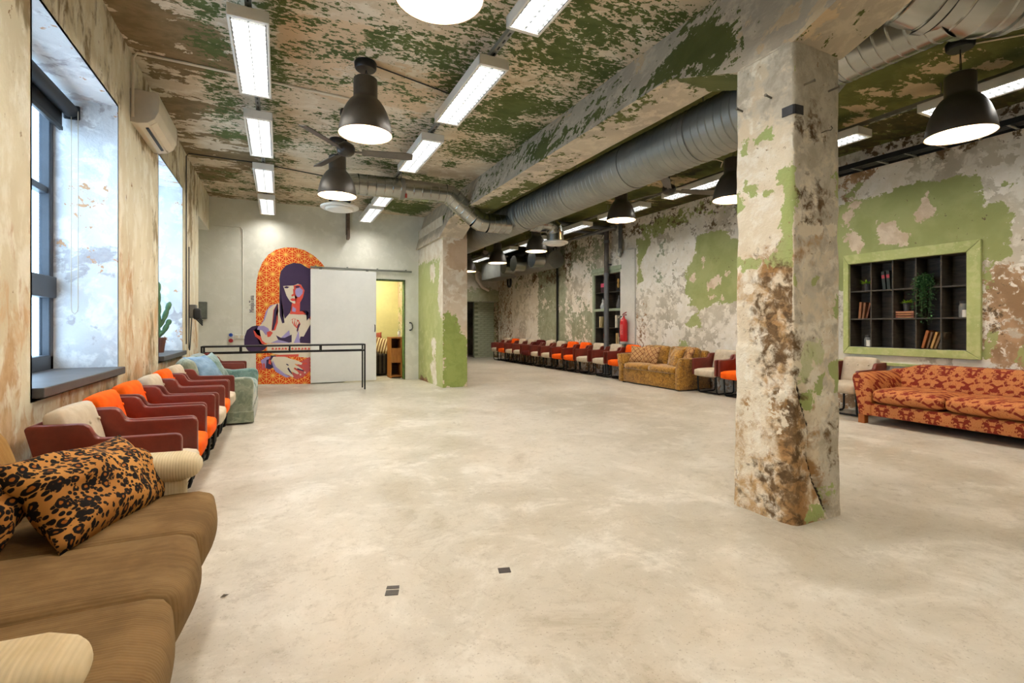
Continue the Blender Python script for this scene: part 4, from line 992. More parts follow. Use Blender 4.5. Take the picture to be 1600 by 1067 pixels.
def leopard():
    t = NT('leopard_print'); p = t.obj()
    q = t.mapping(p, (1, 1, .3)); wob = t.noise(q, 9, 3, .6)
    qq = t.comb(t.math('ADD', t.sep(q)[0], t.math('MULTIPLY', wob, .035)), t.math('ADD', t.sep(q)[1], t.math('MULTIPLY', wob, -.03)), t.sep(q)[2])
    d = t.voro(qq, 33, 'F1', .9); br = t.noise(q, 60, 2, .5); 
    v = t.math('ADD', d, t.math('MULTIPLY', t.math('SUBTRACT', br, .5), .30))
    ring = t.math('MULTIPLY', t.step(v, .17, .22), t.step(v, .47, .51, 1, 0))
    gap = t.step(t.noise(q, 40, 2, .5), .33, .39); ring = t.math('MULTIPLY', ring, gap)
    sp = t.step(t.voro(t.mapping(q, (1, 1, 1), (0, 0, .6), (3, 1, 0)), 58, 'F1', 1.0), .36, .42, 1, 0)
    sp = t.math('MULTIPLY', sp, t.step(v, .46, .52))
    col = t.mix(t.step(t.noise(q, 4, 3, .5), .35, .65), srgb(192, 138, 70), srgb(168, 114, 54))
    col = t.mix(t.step(v, .2, .26, 1, 0), col, srgb(150, 88, 30))
    col = t.mix(t.math('MAXIMUM', ring, sp), col, srgb(22, 16, 12))
    t.bump(t.noise(q, 7, 4, .6), .3, .02)
    return t.out(col, .85, 0, .2)
M['leopard'] = leopard()
def damask():
    t = NT('red_gold_damask'); p = t.obj(); s = t.sep(p)
    hx = t.math('ADD', s[1], t.math('MULTIPLY', s[0], .8)); hz = t.math('ADD', s[2], t.math('MULTIPLY', s[0], .6))
    u = t.math('PINGPONG', hx, .12); v = t.math('MODULO', t.math('ADD', hz, 10), .30)
    q = t.comb(u, v, 0)
    n = t.noise(q, 22, 4, .6, .8); n2 = t.voro(q, 24, 'SMOOTH_F1'); fine = t.noise(p, 160, 2, .5)
    w1 = t.math('SINE', t.math('ADD', t.math('MULTIPLY', u, 52), t.math('MULTIPLY', t.math('SINE', t.math('MULTIPLY', v, 42)), 1.3)))
    m = t.math('ADD', t.math('MULTIPLY', w1, .10), t.math('SUBTRACT', n, .5)); m = t.math('ADD', m, t.math('MULTIPLY', t.math('SUBTRACT', n2, .4), .35))
    k = t.step(m, -.03, .005)
    gold = t.mix(t.step(fine, .35, .65), srgb(184, 112, 62), srgb(200, 134, 80))
    col = t.mix(k, srgb(128, 40, 22), gold)
    t.bump(k, .25, .003)
    return t.out(col, .7, 0, .25)
M['damask'] = damask()
def lattice(name, base, line, size, wd):
    t = NT(name); p = t.mapping(t.obj(), (1, 1, 1), (0, 0, R(45))); s = t.sep(p)
    a = t.math('PINGPONG', s[0], size/2); b = t.math('PINGPONG', s[1], size/2)
    k = t.step(t.math('MINIMUM', a, b), wd*.6, wd, 1, 0)
    n = t.noise(t.obj(), 12, 4, .6); t.bump(t.noise(t.obj(), 160, 2, .5), .15, .002)
    return t.out(t.mix(k, t.mix(n, base, tuple(x*.75 for x in base[:3])+(1,)), line), .85, 0, .2)
M['lattice_tan'] = lattice('tan_lattice_cushion', srgb(196, 152, 102), srgb(112, 62, 36), .075, .006)
M['lattice_maroon'] = lattice('maroon_lattice_cushion', srgb(74, 24, 26), srgb(196, 158, 120), .045, .003)

# ================================================================== ARMCHAIRS (local +x is the front)
def make_chair(cloth, mname):
    t = thing('armchair', 'x', 'armchair', (0, 0, 0), 0, 'oxblood armchairs on black tube legs')
    prof = [(.290, .315), (.295, .34), (.295, .565), (.288, .582), (.27, .590), (-.03, .594), (-.055, .600), (-.070, .620), (-.085, .652), (-.105, .668), (-.13, .672), (-.315, .676), (-.330, .662), (-.245, .315)]
    for s in (-1, 1):
        mb = MB(); mb.prism(prof, 'y', s*.262, s*.218, .010, 2); mb.build('side_panel', M['red_vinyl'], t, SM)
    mb = MB(); mb.prism([(-.325, .670), (-.300, .676), (-.205, .315), (-.235, .315)], 'y', -.22, .22, .006); mb.build('back_shell', M['red_vinyl'], t, SM)
    mb = MB(); mb.soft((.045, 0, .355), (.53, .425, .125), .035, (.01, 0, .016), 8); mb.build('seat', M[cloth], t, 4)
    Mx = Matrix.Translation((-.205, 0, .555)) @ Matrix.Rotation(R(-14), 4, 'Y')
    mb = MB(); mb.soft((0, 0, 0), (.105, .425, .355), .035, (.016, 0, .008), 8, Mx); bk = mb.build('backrest', M[cloth], t, 4)
    for y in (-.13, 0, .13):
        mb = MB(); mb.lathe([(0, 0), (.012, 0), (.008, .006), (0, .008)], 10, Mx @ Matrix.Translation((.066, y, .07)) @ Matrix.Rotation(R(90), 4, 'Y')); mb.build('button', M[cloth], bk, SM)
    for s in (-1, 1):
        y = s*.195; mb = MB()
        mb.tube([(-.19, y, .315), (-.19, y, .06), (-.18, y, .028), (-.15, y, .014), (.17, y, .014), (.20, y, .028), (.21, y, .06), (.225, y, .315)], .0125, 10); mb.build('leg', M['tube_black'], t, SM)
    mb = MB(); mb.tube([(.17, -.195, .014), (.17, .195, .014)], .0125, 10); mb.build('stretcher', M['tube_black'], t, SM)
    mb = MB(); mb.box((.01, 0, .305), (.42, .40, .025), .005); mb.build('seat_frame', M['tube_black'], t)
    return t
protos = {k: [make_chair(v, k), False] for k, v in (('cream', 'cream_cloth'), ('orange', 'orange_cloth'), ('maroon', 'maroon_cloth'))}
def chair(kind, x, y, rz, label, group):
    p = protos[kind]
    if not p[1]:
        p[1] = True; p[0].location = (x, y, 0); p[0].rotation_euler = (0, 0, rz); p[0]['label'] = label; p[0]['group'] = group; return p[0]
    return dup(p[0], (x, y, 0), rz, label, group)
gl = 'armchairs along the window wall'
chair('cream', -.750, 3.30, R(-1), 'oxblood armchair with cream cushions next to the brown corduroy sofa', gl)
chair('orange', -.765, 3.85, R(1), 'orange cushioned armchair second from the brown corduroy sofa', gl)
chair('orange', -.775, 4.455, R(-.5), 'orange cushioned armchair third from the brown corduroy sofa', gl)
chair('cream', -.755, 5.03, R(0), 'cream cushioned armchair fourth from the brown sofa, between two orange ones', gl)
chair('orange', -.765, 5.58, R(1), 'orange cushioned armchair fifth from the brown sofa', gl)
chair('cream', -.760, 6.14, R(-1), 'cream cushioned armchair right before the grey green velvet sofa', gl)
chair('maroon', -.770, 8.68, R(0), 'oxblood armchair under the end of the long black table frame', gl)
gr = 'armchairs along the green side wall'
FX = 6.745
RW = [('cream', 15.2, 'farthest cream armchair, at the end of the row by the brick passage'), ('orange', 14.62, 'single orange armchair near the far end of the long row'),
      ('cream', 14.05, 'cream armchair third from the far end of the row, beside the far orange one'), ('cream', 13.48, 'cream armchair fourth from the far end, left of the dark armchair'),
      ('maroon', 12.91, 'dark armchair without light cushions in the far half of the row'), ('cream', 12.34, 'cream armchair just right of the dark armchair in the row'),
      ('cream', 11.73, 'cream armchair next to the far one of the two orange neighbours'), ('orange', 11.15, 'far one of the two neighbouring orange armchairs'),
      ('orange', 10.57, 'near one of the two neighbouring orange armchairs'), ('cream', 9.98, 'cream armchair below the narrow shelf, beside the orange pair'),
      ('cream', 9.32, 'cream armchair in front of the grey downpipe'), ('orange', 8.74, 'orange armchair beside the mustard sofa, below the fire extinguisher')]
for i, (k, y, l) in enumerate(RW): chair(k, FX, y-.27, R(180+(i*37 % 5)-2), l, gr)
chair('cream', 6.75, 6.03, R(180), 'cream armchair between the mustard sofa and an orange armchair', gr)
chair('orange', 6.74, 5.47, R(181), 'orange armchair partly hidden behind the square column', gr)
chair('cream', 6.76, 3.86, R(180), 'cream armchair squeezed behind the arm of the red damask sofa', gr)

# ================================================================== BROWN CORDUROY SOFA (front faces +x)
sf = thing('corduroy_sofa', 'long brown corduroy sofa with cream ribbed arms in the near corner', 'sofa', (-.70, 1.80, 0))
mb = MB(); mb.soft((.02, 0, .20), (.72, 1.40, .22), .05, (0, 0, 0), 8); mb.build('base', M['cord_back'], sf, 4)
for i, (a, b) in enumerate(((-.74, -.22), (-.22, .22), (.22, .70))):
    mb = MB(); mb.soft((.105, (a+b)/2, .345), (.67, b-a+.012, .19), .042, (.035, 0, .006), 12, jig=.003, seed=i); mb.build('seat', M['cord_brown'], sf, 4)
Mb = Matrix.Translation((-.30, 0, .55)) @ Matrix.Rotation(R(-15), 4, 'Y')
for i, (a, b) in enumerate(((-.74, -.20), (-.20, .28), (.28, .80))):
    mb = MB(); mb.soft((0, (a+b)/2, 0), (.17, b-a-.004, .44), .08, (.03, 0, .01), 10, Mb, .008, i+5); mb.build('backrest', M['cord_back'], sf, 4)
for s, y0 in ((-1, -.69), (1, .715)):
    pr = []; yy = y0
    mb = MB(); mb.soft((.03, yy, .36), (.62, .10, .42), .045, (0, .01, 0), 8, jig=.003); mb.soft((.035, yy+s*.01, .535), (.66, .175, .115), .055, (.01, 0, .0), 10, Matrix.Translation((0, 0, .02)) @ Matrix.Rotation(R(2), 4, 'Y'), .004, s); mb.build('arm', M['cord_cream'], sf, 4)
for x in (-.28, .30):
    for y in (-.62, .62): mb = MB(); mb.lathe([(.026, .10), (.02, 0), (0, 0)], 10, Matrix.Translation((x, y, 0))); mb.build('leg', M['leg_wood'], sf)
def cushion(name, label, loc, size, rot, mat, seed=0, jig=.012, grp=None):
    mb = MB(); mb.pillow(*size, n=18, jig=jig, seed=seed)
    return mb.build(name, mat, None, 4, loc=loc, rot=rot, label=label, cat='cushion', group=grp)
cushion('leopard_cushion', 'large leopard print cushion lying on the brown corduroy sofa', (-.615, 2.30, .555), (.34, .58, .20), (R(-6), R(48), R(-24)), M['leopard'], 1, .03)
cushion('leopard_cushion', 'leopard print cushion mostly cut off by the picture edge', (-.825, 2.10, .60), (.24, .26, .13), (R(10), R(62), R(15)), M['leopard'], 4, .02)

# ================================================================== RED DAMASK SOFA (front faces -x)
rs = thing('damask_sofa', 'long rust red and gold damask sofa below the cube shelf', 'sofa', (6.63, 2.30, 0))
D = M['damask']
mb = MB(); mb.span((-.40, -1.16, .10), (.40, 1.16, .245), .02, 2); mb.build('base', D, rs, SM)
for i in range(3):
    y = 1.03-.34-i*.69; mb = MB(); mb.soft((-.08, y, .335), (.68, .685, .155), .06, (.025, 0, .02), 10, jig=.004, seed=i); mb.build('seat', D, rs, 4)
def backrest():
    mb = MB(); n = 30; m = 12; V = []; Fc = []
    for i in range(n+1):
        y = -1.18+2.36*i/n; e = min(1, max(0, (abs(y)-.82)/.34)); sm = e*e*(3-2*e)
        top = .675-.075*sm
        for j in range(m+1):
            z = .22+(top-.22)*j/m
            x = .20+.10*j/m
            tuft = .018*math.cos(y*2*math.pi/.24+(math.pi if int(j/3) % 2 else 0))*math.sin(j/3*math.pi)
            V.append((x-.02*math.sin(math.pi*j/m)-tuft*.8, y, z))
        V.append((.36, y, top+.015)); V.append((.40, y, top-.02)); V.append((.42, y, .12))
    k = m+4
    for i in range(n):
        for j in range(k-1): Fc.append((i*k+j, i*k+j+1, (i+1)*k+j+1, (i+1)*k+j))
    for i in (0, n): Fc.append(tuple(i*k+j for j in range(k)))
    return pyd('backrest', V, Fc)
o = add('backrest', backrest(), D, rs, smooth=True); o.data.set_sharp_from_angle(angle=1.0)
for s in (-1, 1):
    mb = MB(); pr = [(s*1.03, .10), (s*1.16, .10), (s*1.19, .30), (s*1.235, .52), (s*1.225, .575), (s*1.17, .60), (s*1.10, .585), (s*1.05, .52), (s*1.03, .40)]
    mb.prism(pr, 'x', -.42, .40, .02, 3); mb.build('arm', D, rs, 4)
    for x in (-.36, .36): mb = MB(); mb.prism([(x-.04, s*1.14-.035), (x+.04, s*1.14-.035), (x+.035, s*1.14+.035), (x-.035, s*1.14+.035)], 'z', 0, .105); mb.build('leg', M['leg_wood'], rs)
for y in (-.72, -.48, -.24, 0, .24, .48, .72):
    mb = MB(); mb.lathe([(0, 0), (.016, 0), (.01, .008), (0, .01)], 10, Matrix.Translation((.243, y, .52)) @ Matrix.Rotation(R(-90), 4, 'Y')); mb.build('button', D, rs)
cushion('lattice_cushion', 'dark maroon cushion with pale net pattern on the red sofa', (6.60, 1.90, .525), (.42, .42, .15), (0, R(-62), R(6)), M['lattice_maroon'], 2)

# ================================================================== MUSTARD VELVET SOFA (front faces -x)
ms = thing('velvet_sofa', 'mustard gold crushed velvet two-seat sofa among the armchairs', 'sofa', (6.67, 7.27, 0)); Mu = M['mustard']
mb = MB(); mb.span((-.33, -.82, .02), (.36, .82, .29), .015, 2); mb.build('base', Mu, ms, SM)
for i, y in enumerate((-.355, .355)):
    mb = MB(); mb.soft((-.06, y, .345), (.60, .70, .13), .05, (.02, 0, .015), 8, jig=.005, seed=i); mb.build('seat', Mu, ms, 4)
Mx = Matrix.Translation((.22, 0, .55)) @ Matrix.Rotation(R(13), 4, 'Y')
for i, y in enumerate((-.36, .36)):
    mb = MB(); mb.soft((0, y, 0), (.16, .71, .40), .06, (.03, 0, .01), 10, Mx, .008, i+2); bk = mb.build('backrest', Mu, ms, 4)
    for dy, dz in ((-.17, .06), (.17, .06), (0, -.02)):
        mb = MB(); mb.lathe([(0, 0), (.018, 0), (.01, .008), (0, .01)], 10, Mx @ Matrix.Translation((-.096, y+dy, dz)) @ Matrix.Rotation(R(-90), 4, 'Y')); mb.build('button', Mu, bk)
mb = MB(); mb.prism([(.27, .03), (.40, .03), (.42, .68), (.36, .70), (.30, .66)], 'y', -.80, .80, .02, 2); mb.build('back_frame', Mu, ms, SM)
for s in (-1, 1):
    mb = MB(); mb.prism([(s*.74, .02), (s*.85, .02), (s*.845, .25), (s*.90, .52), (s*.91, .565), (s*.88, .585), (s*.82, .575), (s*.78, .50), (s*.74, .38)], 'x', -.37, .38, .015, 2); mb.build('arm', Mu, ms, SM)
for x in (-.3, .3):
    for y in (-.75, .75): mb = MB(); mb.box((x, y, .012), (.05, .05, .024)); mb.build('foot', M['black_plastic'], ms)
gc = 'tan lattice cushions on the mustard sofa'
cushion('lattice_cushion', 'tan lattice cushion leaning on the far arm of the mustard sofa', (6.56, 7.80, .565), (.36, .36, .14), (0, R(-66), R(25)), M['lattice_tan'], 3, grp=gc)
cushion('lattice_cushion', 'tan lattice cushion second from the far arm of the mustard sofa', (6.60, 7.48, .57), (.36, .36, .14), (R(4), R(-68), R(6)), M['lattice_tan'], 5, grp=gc)
cushion('lattice_cushion', 'tan lattice cushion tucked behind the near arm of the mustard sofa', (6.68, 6.62, .60), (.36, .36, .14), (0, R(-60), R(-30)), M['lattice_tan'], 6, grp=gc)
cushion('velvet_cushion', 'plain gold velvet cushion leaning by the near arm of the mustard sofa', (6.57, 6.78, .57), (.38, .38, .14), (0, R(-64), R(-18)), Mu, 8)

# ================================================================== GREY GREEN VELVET SOFA (front faces +x)
gs = thing('velvet_sofa', 'grey green velvet sofa with skirt after the window armchairs', 'sofa', (-.69, 7.22, 0)); G = M['green_velvet']
mb = MB(); mb.span((-.36, -.70, .03), (.40, .70, .28), .015, 2); mb.build('base', G, gs, SM)
mb = MB(); mb.span((.40, -.70, .02), (.415, .70, .16), .004, 1); mb.span((-.1, -.745, .02), (.42, -.735, .15), .004, 1); mb.build('skirt', G, gs, SM)
for i, y in enumerate((-.33, .33)): mb = MB(); mb.soft((.07, y, .35), (.66, .65, .15), .06, (.02, 0, .015), 8, jig=.004, seed=i); mb.build('seat', M['teal_velvet'], gs, 4)
Mx = Matrix.Translation((-.25, 0, .56)) @ Matrix.Rotation(R(-16), 4, 'Y')
for i, y in enumerate((-.34, .34)):
    mb = MB(); mb.soft((0, y, 0), (.19, .67, .42), .08, (.03, 0, .015), 10, Mx, .010, i+3); bk = mb.build('backrest', G, gs, 4)
    for dy, dz in ((-.16, .08), (0, .08), (.16, .08), (-.08, -.04), (.08, -.04)):
        mb = MB(); mb.lathe([(0, 0), (.018, 0), (.01, .006), (0, .008)], 10, Mx @ Matrix.Translation((.118, y+dy, dz)) @ Matrix.Rotation(R(90), 4, 'Y')); mb.build('button', G, bk)
for s, mm in ((-1, G), (1, M['teal_velvet'])):
    mb = MB(); mb.prism([(-.34, .03), (.40, .03), (.41, .30), (.42, .47), (.40, .53), (.34, .55), (.10, .53), (-.34, .62)], 'y', s*.63, s*.74, .03, 3); mb.build('arm', mm, gs, 4)
cushion('blue_cushion', 'pale blue cushion slumped on the back of the grey green sofa', (-.80, 6.82, .64), (.36, .38, .15), (0, R(50), R(-25)), M['blue_cloth'], 2)
cushion('teal_cushion', 'blue green cushion beside the pale blue one on the velvet sofa', (-.74, 7.08, .63), (.36, .36, .14), (R(8), R(58), R(-12)), M['teal_velvet'], 7)

# ================================================================== LONG BLACK TABLE FRAME
tb = thing('bar_table', 'long narrow black steel bar table before the mural', 'table', (.14, 9.27, 0)); BM = M['black_metal']; hl, hd = 1.27, .155
mb = MB(); mb.span((-hl, -hd, .80), (hl, hd, .824), .003, 1); mb.build('table_top', BM, tb)
for y in (-hd+.015, hd-.015):
    mb = MB(); mb.box((0, y, .705), (2*hl, .025, .025)); mb.build('lower_rail', BM, tb)
    for x in (-hl+.0125, hl-.0125): mb = MB(); mb.box((x, y, .40), (.025, .025, .80)); mb.build('leg', BM, tb)
    for x in (-.72, .02, .52): mb = MB(); mb.box((x, y, .76), (.022, .022, .09)); mb.build('strut', BM, tb)
for x in (-hl+.0125, hl-.0125): mb = MB(); mb.box((x, 0, .705), (.025, .28, .025)); mb.build('end_rail', BM, tb)

# ================================================================== FAR WALL: mural, sliding panel, handles, boxes
def flat(name, px, mat, depth, parent, Y=FY, dx=0, dz=0):
    pts = xz(px, Y); mb = MB()
    b = bmesh.new(); vs = [b.verts.new((x, Y-depth, z)) for x, z in pts]; 
    f = b.faces.new(vs); bmesh.ops.triangulate(b, faces=[f])
    bmesh.ops.recalc_face_normals(b, faces=b.faces[:])
    if sum(q.normal.y for q in b.faces) > 0: bmesh.ops.reverse_faces(b, faces=b.faces[:])
    mb._join(b); return mb.build(name, mat, parent)
def arch_mat():
    t = NT('orange_star_lattice'); s = t.sep(t.pos()); a = .225; k = None
    for ang, sp in ((0, a*.866), (60, a*.866), (120, a*.866), (30, a/2), (90, a/2), (150, a/2)):
        nx, nz = -math.sin(R(ang)), math.cos(R(ang))
        d = t.math('ADD', t.math('MULTIPLY', s[0], nx), t.math('MULTIPLY', s[2], nz))
        e = t.math('PINGPONG', d, sp/2)
        k = e if k is None else t.math('MINIMUM', k, e)
    f = t.step(k, .003, .0055, 1, 0)
    n = t.noise(t.pos(), 3, 4, .6)
    return t.out(t.mix(f, t.mix(n, srgb(226, 68, 20), srgb(236, 88, 30)), srgb(252, 206, 104)), .55, 0, .3)
mu = thing('mural', 'orange star-lattice arch mural of a dark-haired woman nursing a baby', 'mural', (0, 0, 0))
PU, SK, LV, CO, YE = plain('mural_violet', srgb(58, 36, 76), .55, 0, .03, 3, 0), plain('mural_cream', srgb(228, 216, 194), .55, 0, .02, 3, 0), plain('mural_lavender', srgb(166, 152, 204), .55, 0, .03, 3, 0), plain('mural_coral', srgb(226, 84, 66), .55, 0, .03, 3, 0), plain('mural_rose', srgb(206, 92, 92), .55, 0, .04, 3, 0)
def m3(p): return crop(380, 390, .19672, p)
arch = [(400, 600.5), (400, 455)]+[(401, 438), (404, 424), (410, 410), (419, 398), (431, 390), (446, 386.5), (461, 387), (476, 391), (490, 399), (501, 409), (509, 419), (486, 419.5), (485.5, 599.5)]
flat('arch_ground', arch, arch_mat(), .002, mu)
flat('hair', m3([(287, 230), (300, 170), (340, 125), (400, 105), (460, 112), (510, 145), (538, 150), (538, 520), (520, 560), (500, 540), (460, 500), (440, 460), (300, 400), (290, 300)]), PU, .003, mu)
flat('shoulder_shade', m3([(260, 430), (215, 445), (180, 490), (160, 560), (130, 610), (180, 640), (240, 600), (280, 500)]), LV, .0035, mu)
flat('body', m3([(280, 425), (240, 440), (200, 470), (170, 560), (120, 620), (80, 640), (90, 680), (130, 700), (150, 740), (300, 745), (535, 745), (535, 560), (500, 520), (400, 500), (340, 480)]), SK, .004, mu)
flat('strap_shadow', m3([(272, 425), (280, 440), (268, 500), (275, 580), (255, 640), (225, 645), (235, 560), (240, 480)]), CO, .0045, mu)
flat('strap', m3([(270, 425), (276, 440), (260, 500), (262, 570), (240, 640), (228, 635), (238, 560), (245, 480)]), PU, .005, mu)
flat('face', m3([(315, 290), (340, 275), (430, 270), (460, 280), (488, 330), (480, 370), (450, 420), (405, 430), (370, 410), (340, 360), (320, 320)]), SK, .0045, mu)
flat('neck', m3([(385, 425), (450, 415), (455, 480), (500, 515), (440, 512), (375, 500), (385, 470)]), CO, .0042, mu)
flat('neck_light', m3([(392, 450), (420, 470), (415, 495), (388, 490)]), LV, .0046, mu)
flat('face_shade', m3([(400, 285), (455, 275), (488, 325), (480, 375), (455, 418), (415, 428), (430, 380), (412, 330)]), CO, .005, mu)
flat('face_violet', m3([(418, 310), (450, 300), (474, 322), (470, 350), (445, 378), (425, 375), (410, 340)]), LV, .0055, mu)
flat('nose', m3([(395, 310), (412, 320), (415, 365), (385, 372), (382, 360), (398, 350)]), CO, .006, mu)
flat('mouth', m3([(372, 395), (390, 386), (410, 388), (430, 393), (410, 408), (388, 408)]), plain('mural_lip', srgb(214, 62, 52), .5, 0, .02, 3, 0), .006, mu)
for e in ([(325, 297), (345, 290), (368, 298), (350, 308), (330, 306)], [(412, 293), (432, 286), (455, 292), (440, 303), (418, 303)]): flat('eye', m3(e), PU, .0065, mu)
flat('fringe', m3([(290, 250), (320, 150), (400, 110), (480, 140), (520, 250), (515, 330), (490, 330), (470, 275), (440, 268), (400, 285), (340, 288), (312, 290)]), PU, .007, mu)
flat('hair_strand', m3([(290, 280), (318, 290), (345, 370), (385, 430), (372, 500), (330, 550), (318, 500), (310, 430), (300, 440), (305, 520), (328, 580), (310, 585), (290, 520), (287, 400)]), PU, .0072, mu)
flat('hair_strand', m3([(488, 320), (538, 300), (538, 520), (505, 565), (520, 500), (500, 480), (450, 490), (452, 420), (480, 370)]), PU, .0073, mu)
flat('collar', m3([(370, 500), (395, 492), (440, 500), (495, 515), (430, 515), (400, 512), (372, 512)]), CO, .0075, mu)
flat('garment', m3([(260, 680), (300, 700), (350, 690), (385, 675), (385, 735), (330, 742), (280, 720)]), PU, .0048, mu)
flat('garment_side', m3([(535, 590), (480, 690), (455, 690), (440, 740), (535, 745)]), PU, .0048, mu)
flat('skin_shade', m3([(300, 700), (365, 640), (372, 680), (330, 700)]), LV, .0052, mu)
flat('skin_shade', m3([(440, 640), (445, 690), (452, 740), (400, 742), (420, 700)]), LV, .0052, mu)
flat('hand_shadow', m3([(375, 560), (400, 545), (440, 560), (455, 590), (430, 650), (440, 640), (400, 600)]), CO, .0054, mu)
for f in ([(370, 575), (382, 555), (390, 560), (384, 600)], [(392, 555), (402, 546), (410, 555), (398, 600)], [(412, 556), (424, 552), (428, 566), (410, 605)], [(428, 572), (440, 570), (440, 585), (418, 615)]): flat('finger', m3(f), SK, .0062, mu)
flat('hand_line', m3([(424, 640), (440, 590), (455, 588), (440, 620), (430, 660)]), PU, .0064, mu)
flat('baby_head', m3([(105, 603), (70, 610), (30, 640), (8, 700), (8, 760), (40, 805), (100, 812), (160, 800), (190, 770), (150, 745), (120, 700), (85, 665), (85, 640), (125, 605)]), PU, .0054, mu)
flat('baby_cap', m3([(120, 608), (165, 605), (200, 625), (210, 650), (180, 680), (150, 640), (110, 635)]), LV, .0056, mu)
flat('baby_ear', m3([(188, 655), (215, 645), (235, 660), (215, 690), (195, 695), (190, 680)]), CO, .006, mu)
flat('baby_shade', m3([(80, 640), (95, 690), (130, 715), (150, 750), (185, 750), (150, 720), (140, 690), (110, 675), (95, 650)]), CO, .006, mu)
flat('baby_body', m3([(190, 745), (535, 745), (535, 860), (420, 850), (250, 830), (190, 810)]), SK, .0050, mu)
flat('baby_lower', m3([(220, 740), (280, 715), (380, 742)]), LV, .0056, mu)
flat('sleeve_line', m3([(215, 845), (300, 835), (440, 830), (440, 850), (330, 850), (250, 865)]), CO, .0058, mu)
flat('wrist_dark', m3([(218, 840), (260, 842), (255, 862), (215, 880)]), PU, .006, mu)
flat('skirt', m3([(530, 850), (530, 960), (480, 1010), (420, 1030), (380, 1000), (440, 900)]), YE, .0052, mu)
flat('hand', m3([(240, 850), (330, 850), (395, 872), (412, 905), (405, 940), (372, 985), (330, 985), (255, 930), (218, 882)]), SK, .0062, mu)
for q, f in enumerate(([(385, 868), (430, 882), (470, 900), (462, 914), (400, 905)], [(396, 905), (440, 928), (472, 950), (462, 960), (395, 930)], [(385, 935), (430, 965), (444, 984), (430, 990), (372, 962)], [(352, 960), (385, 985), (402, 1008), (388, 1012), (340, 985)])): flat('finger', m3(f), SK, .0063+.0001*q, mu)
flat('hand_shade', m3([(235, 880), (260, 930), (330, 985), (375, 1010), (340, 1015), (260, 970), (225, 920)]), LV, .0064, mu)
for f in ([(345, 905), (362, 915), (358, 922), (340, 912)], [(360, 935), (390, 985), (380, 990), (350, 945)], [(430, 940), (485, 960), (478, 966), (428, 952)]): flat('hand_line', m3(f), PU, .0066, mu)
for f in ([(470, 900), (500, 895), (510, 910), (466, 914)], [(440, 922), (480, 936), (486, 948), (468, 944)], [(404, 940), (448, 962), (444, 974), (410, 952)]): flat('hand_shadow', m3(f), CO, .0065, mu)
flat('bracelet', m3([(185, 875), (215, 865), (240, 935), (205, 950), (180, 940)]), PU, .0064, mu)
flat('bracelet_mark', m3([(205, 870), (220, 880), (222, 915), (200, 905)]), CO, .0067, mu)
flat('arm_low', m3([(140, 880), (185, 850), (215, 850), (185, 900), (180, 940), (150, 945)]), LV, .0058, mu)
for x in (103, 122, 140, 158): flat('finger', m3([(x, 905), (x+8, 900), (x+14, 915), (x+16, 955), (x, 958)]), CO, .006, mu)
for x, y in ((455, 992), (490, 975)): flat('dot', m3([(x-8, y), (x, y-9), (x+8, y), (x, y+9)]), SK, .006, mu)
script = []
for i, x in enumerate(range(225, 530, 26)): flat('painted_squiggle', m3([(x, 785+(i % 2)*8), (x+10, 776), (x+20, 786), (x+16, 800), (x+10, 790), (x+4, 800)]), CO, .006, mu)
# lettering painted beside the mural, reading upwards
def text(name, body, size, mat, parent, mw, label=None):
    cu = bpy.data.curves.new(name, 'FONT'); cu.body = body; cu.size = size; cu.extrude = .0008; cu.align_x = 'CENTER'; cu.align_y = 'CENTER'
    tmp = bpy.data.objects.new('tmp', cu); COL.objects.link(tmp); bpy.context.view_layer.update()
    me = bpy.data.meshes.new_from_object(tmp.evaluated_get(bpy.context.evaluated_depsgraph_get())); bpy.data.objects.remove(tmp)
    xs = [v.co.x for v in me.vertices]; wdt = max(xs)-min(xs)
    me.transform(mw); return add(name, me, mat, parent), wdt
a = ony(393.5, 475, FY)
text('lettering', 'MinaJaTana', .115, PU, mu, Matrix.Translation((a[0], FY-.003, a[2])) @ Matrix.Rotation(R(90), 4, 'X') @ Matrix.Rotation(R(90), 4, 'Z') @ Matrix.Diagonal((.62, 1.0, 1, 1)))

sp_ = thing('sliding_panel', 'white sliding door panel hanging on a rail beside the doorway', 'sliding door', (1.19, FY-.05, 0))
mb = MB(); mb.span((-.635, -.018, .02), (.63, .018, 2.27), .003, 1); mb.build('panel', M['panel_white'], sp_)
for x in (-.45, .45): mb = MB(); mb.box((x, .0, 2.295), (.05, .02, .06), .004); mb.build('hanger', M['galv_dull'], sp_)
mb = MB(); mb.tube([(.60, -.02, 1.03), (.60, -.05, 1.04), (.60, -.055, 1.10), (.60, -.05, 1.16), (.60, -.02, 1.17)], .009, 8); mb.build('handle', M['black_metal'], sp_, SM)
rl = thing('door_rail', 'grey steel sliding rail above the white panel', 'rail', (1.55, FY-.045, 2.31))
mb = MB(); mb.span((-1.0, -.015, -.018), (1.02, .015, .018), .003, 1); mb.build('track', M['galv_dull'], rl)
for x in (-.9, -.3, .3, .9): mb = MB(); mb.box((x, .02, .015), (.03, .05, .045), .003); mb.build('bracket', M['galv_dull'], rl)
a = ony(642, 510, FY); mb = MB()
hd_ = thing('pull_handle', 'curved black pull handle on the pale wall by the green partition', 'handle', (a[0], FY, a[2]))
mb.tube([(-.02, 0, .08), (.01, -.035, .07), (.025, -.045, .03), (.025, -.045, -.03), (.01, -.035, -.07), (-.02, 0, -.08)], .011, 8); mb.build('grip', M['black_metal'], hd_, SM)
for z in (-.08, .08): mb = MB(); mb.box((-.02, -.006, z), (.03, .012, .03), .003); mb.build('mount', M['black_metal'], hd_)
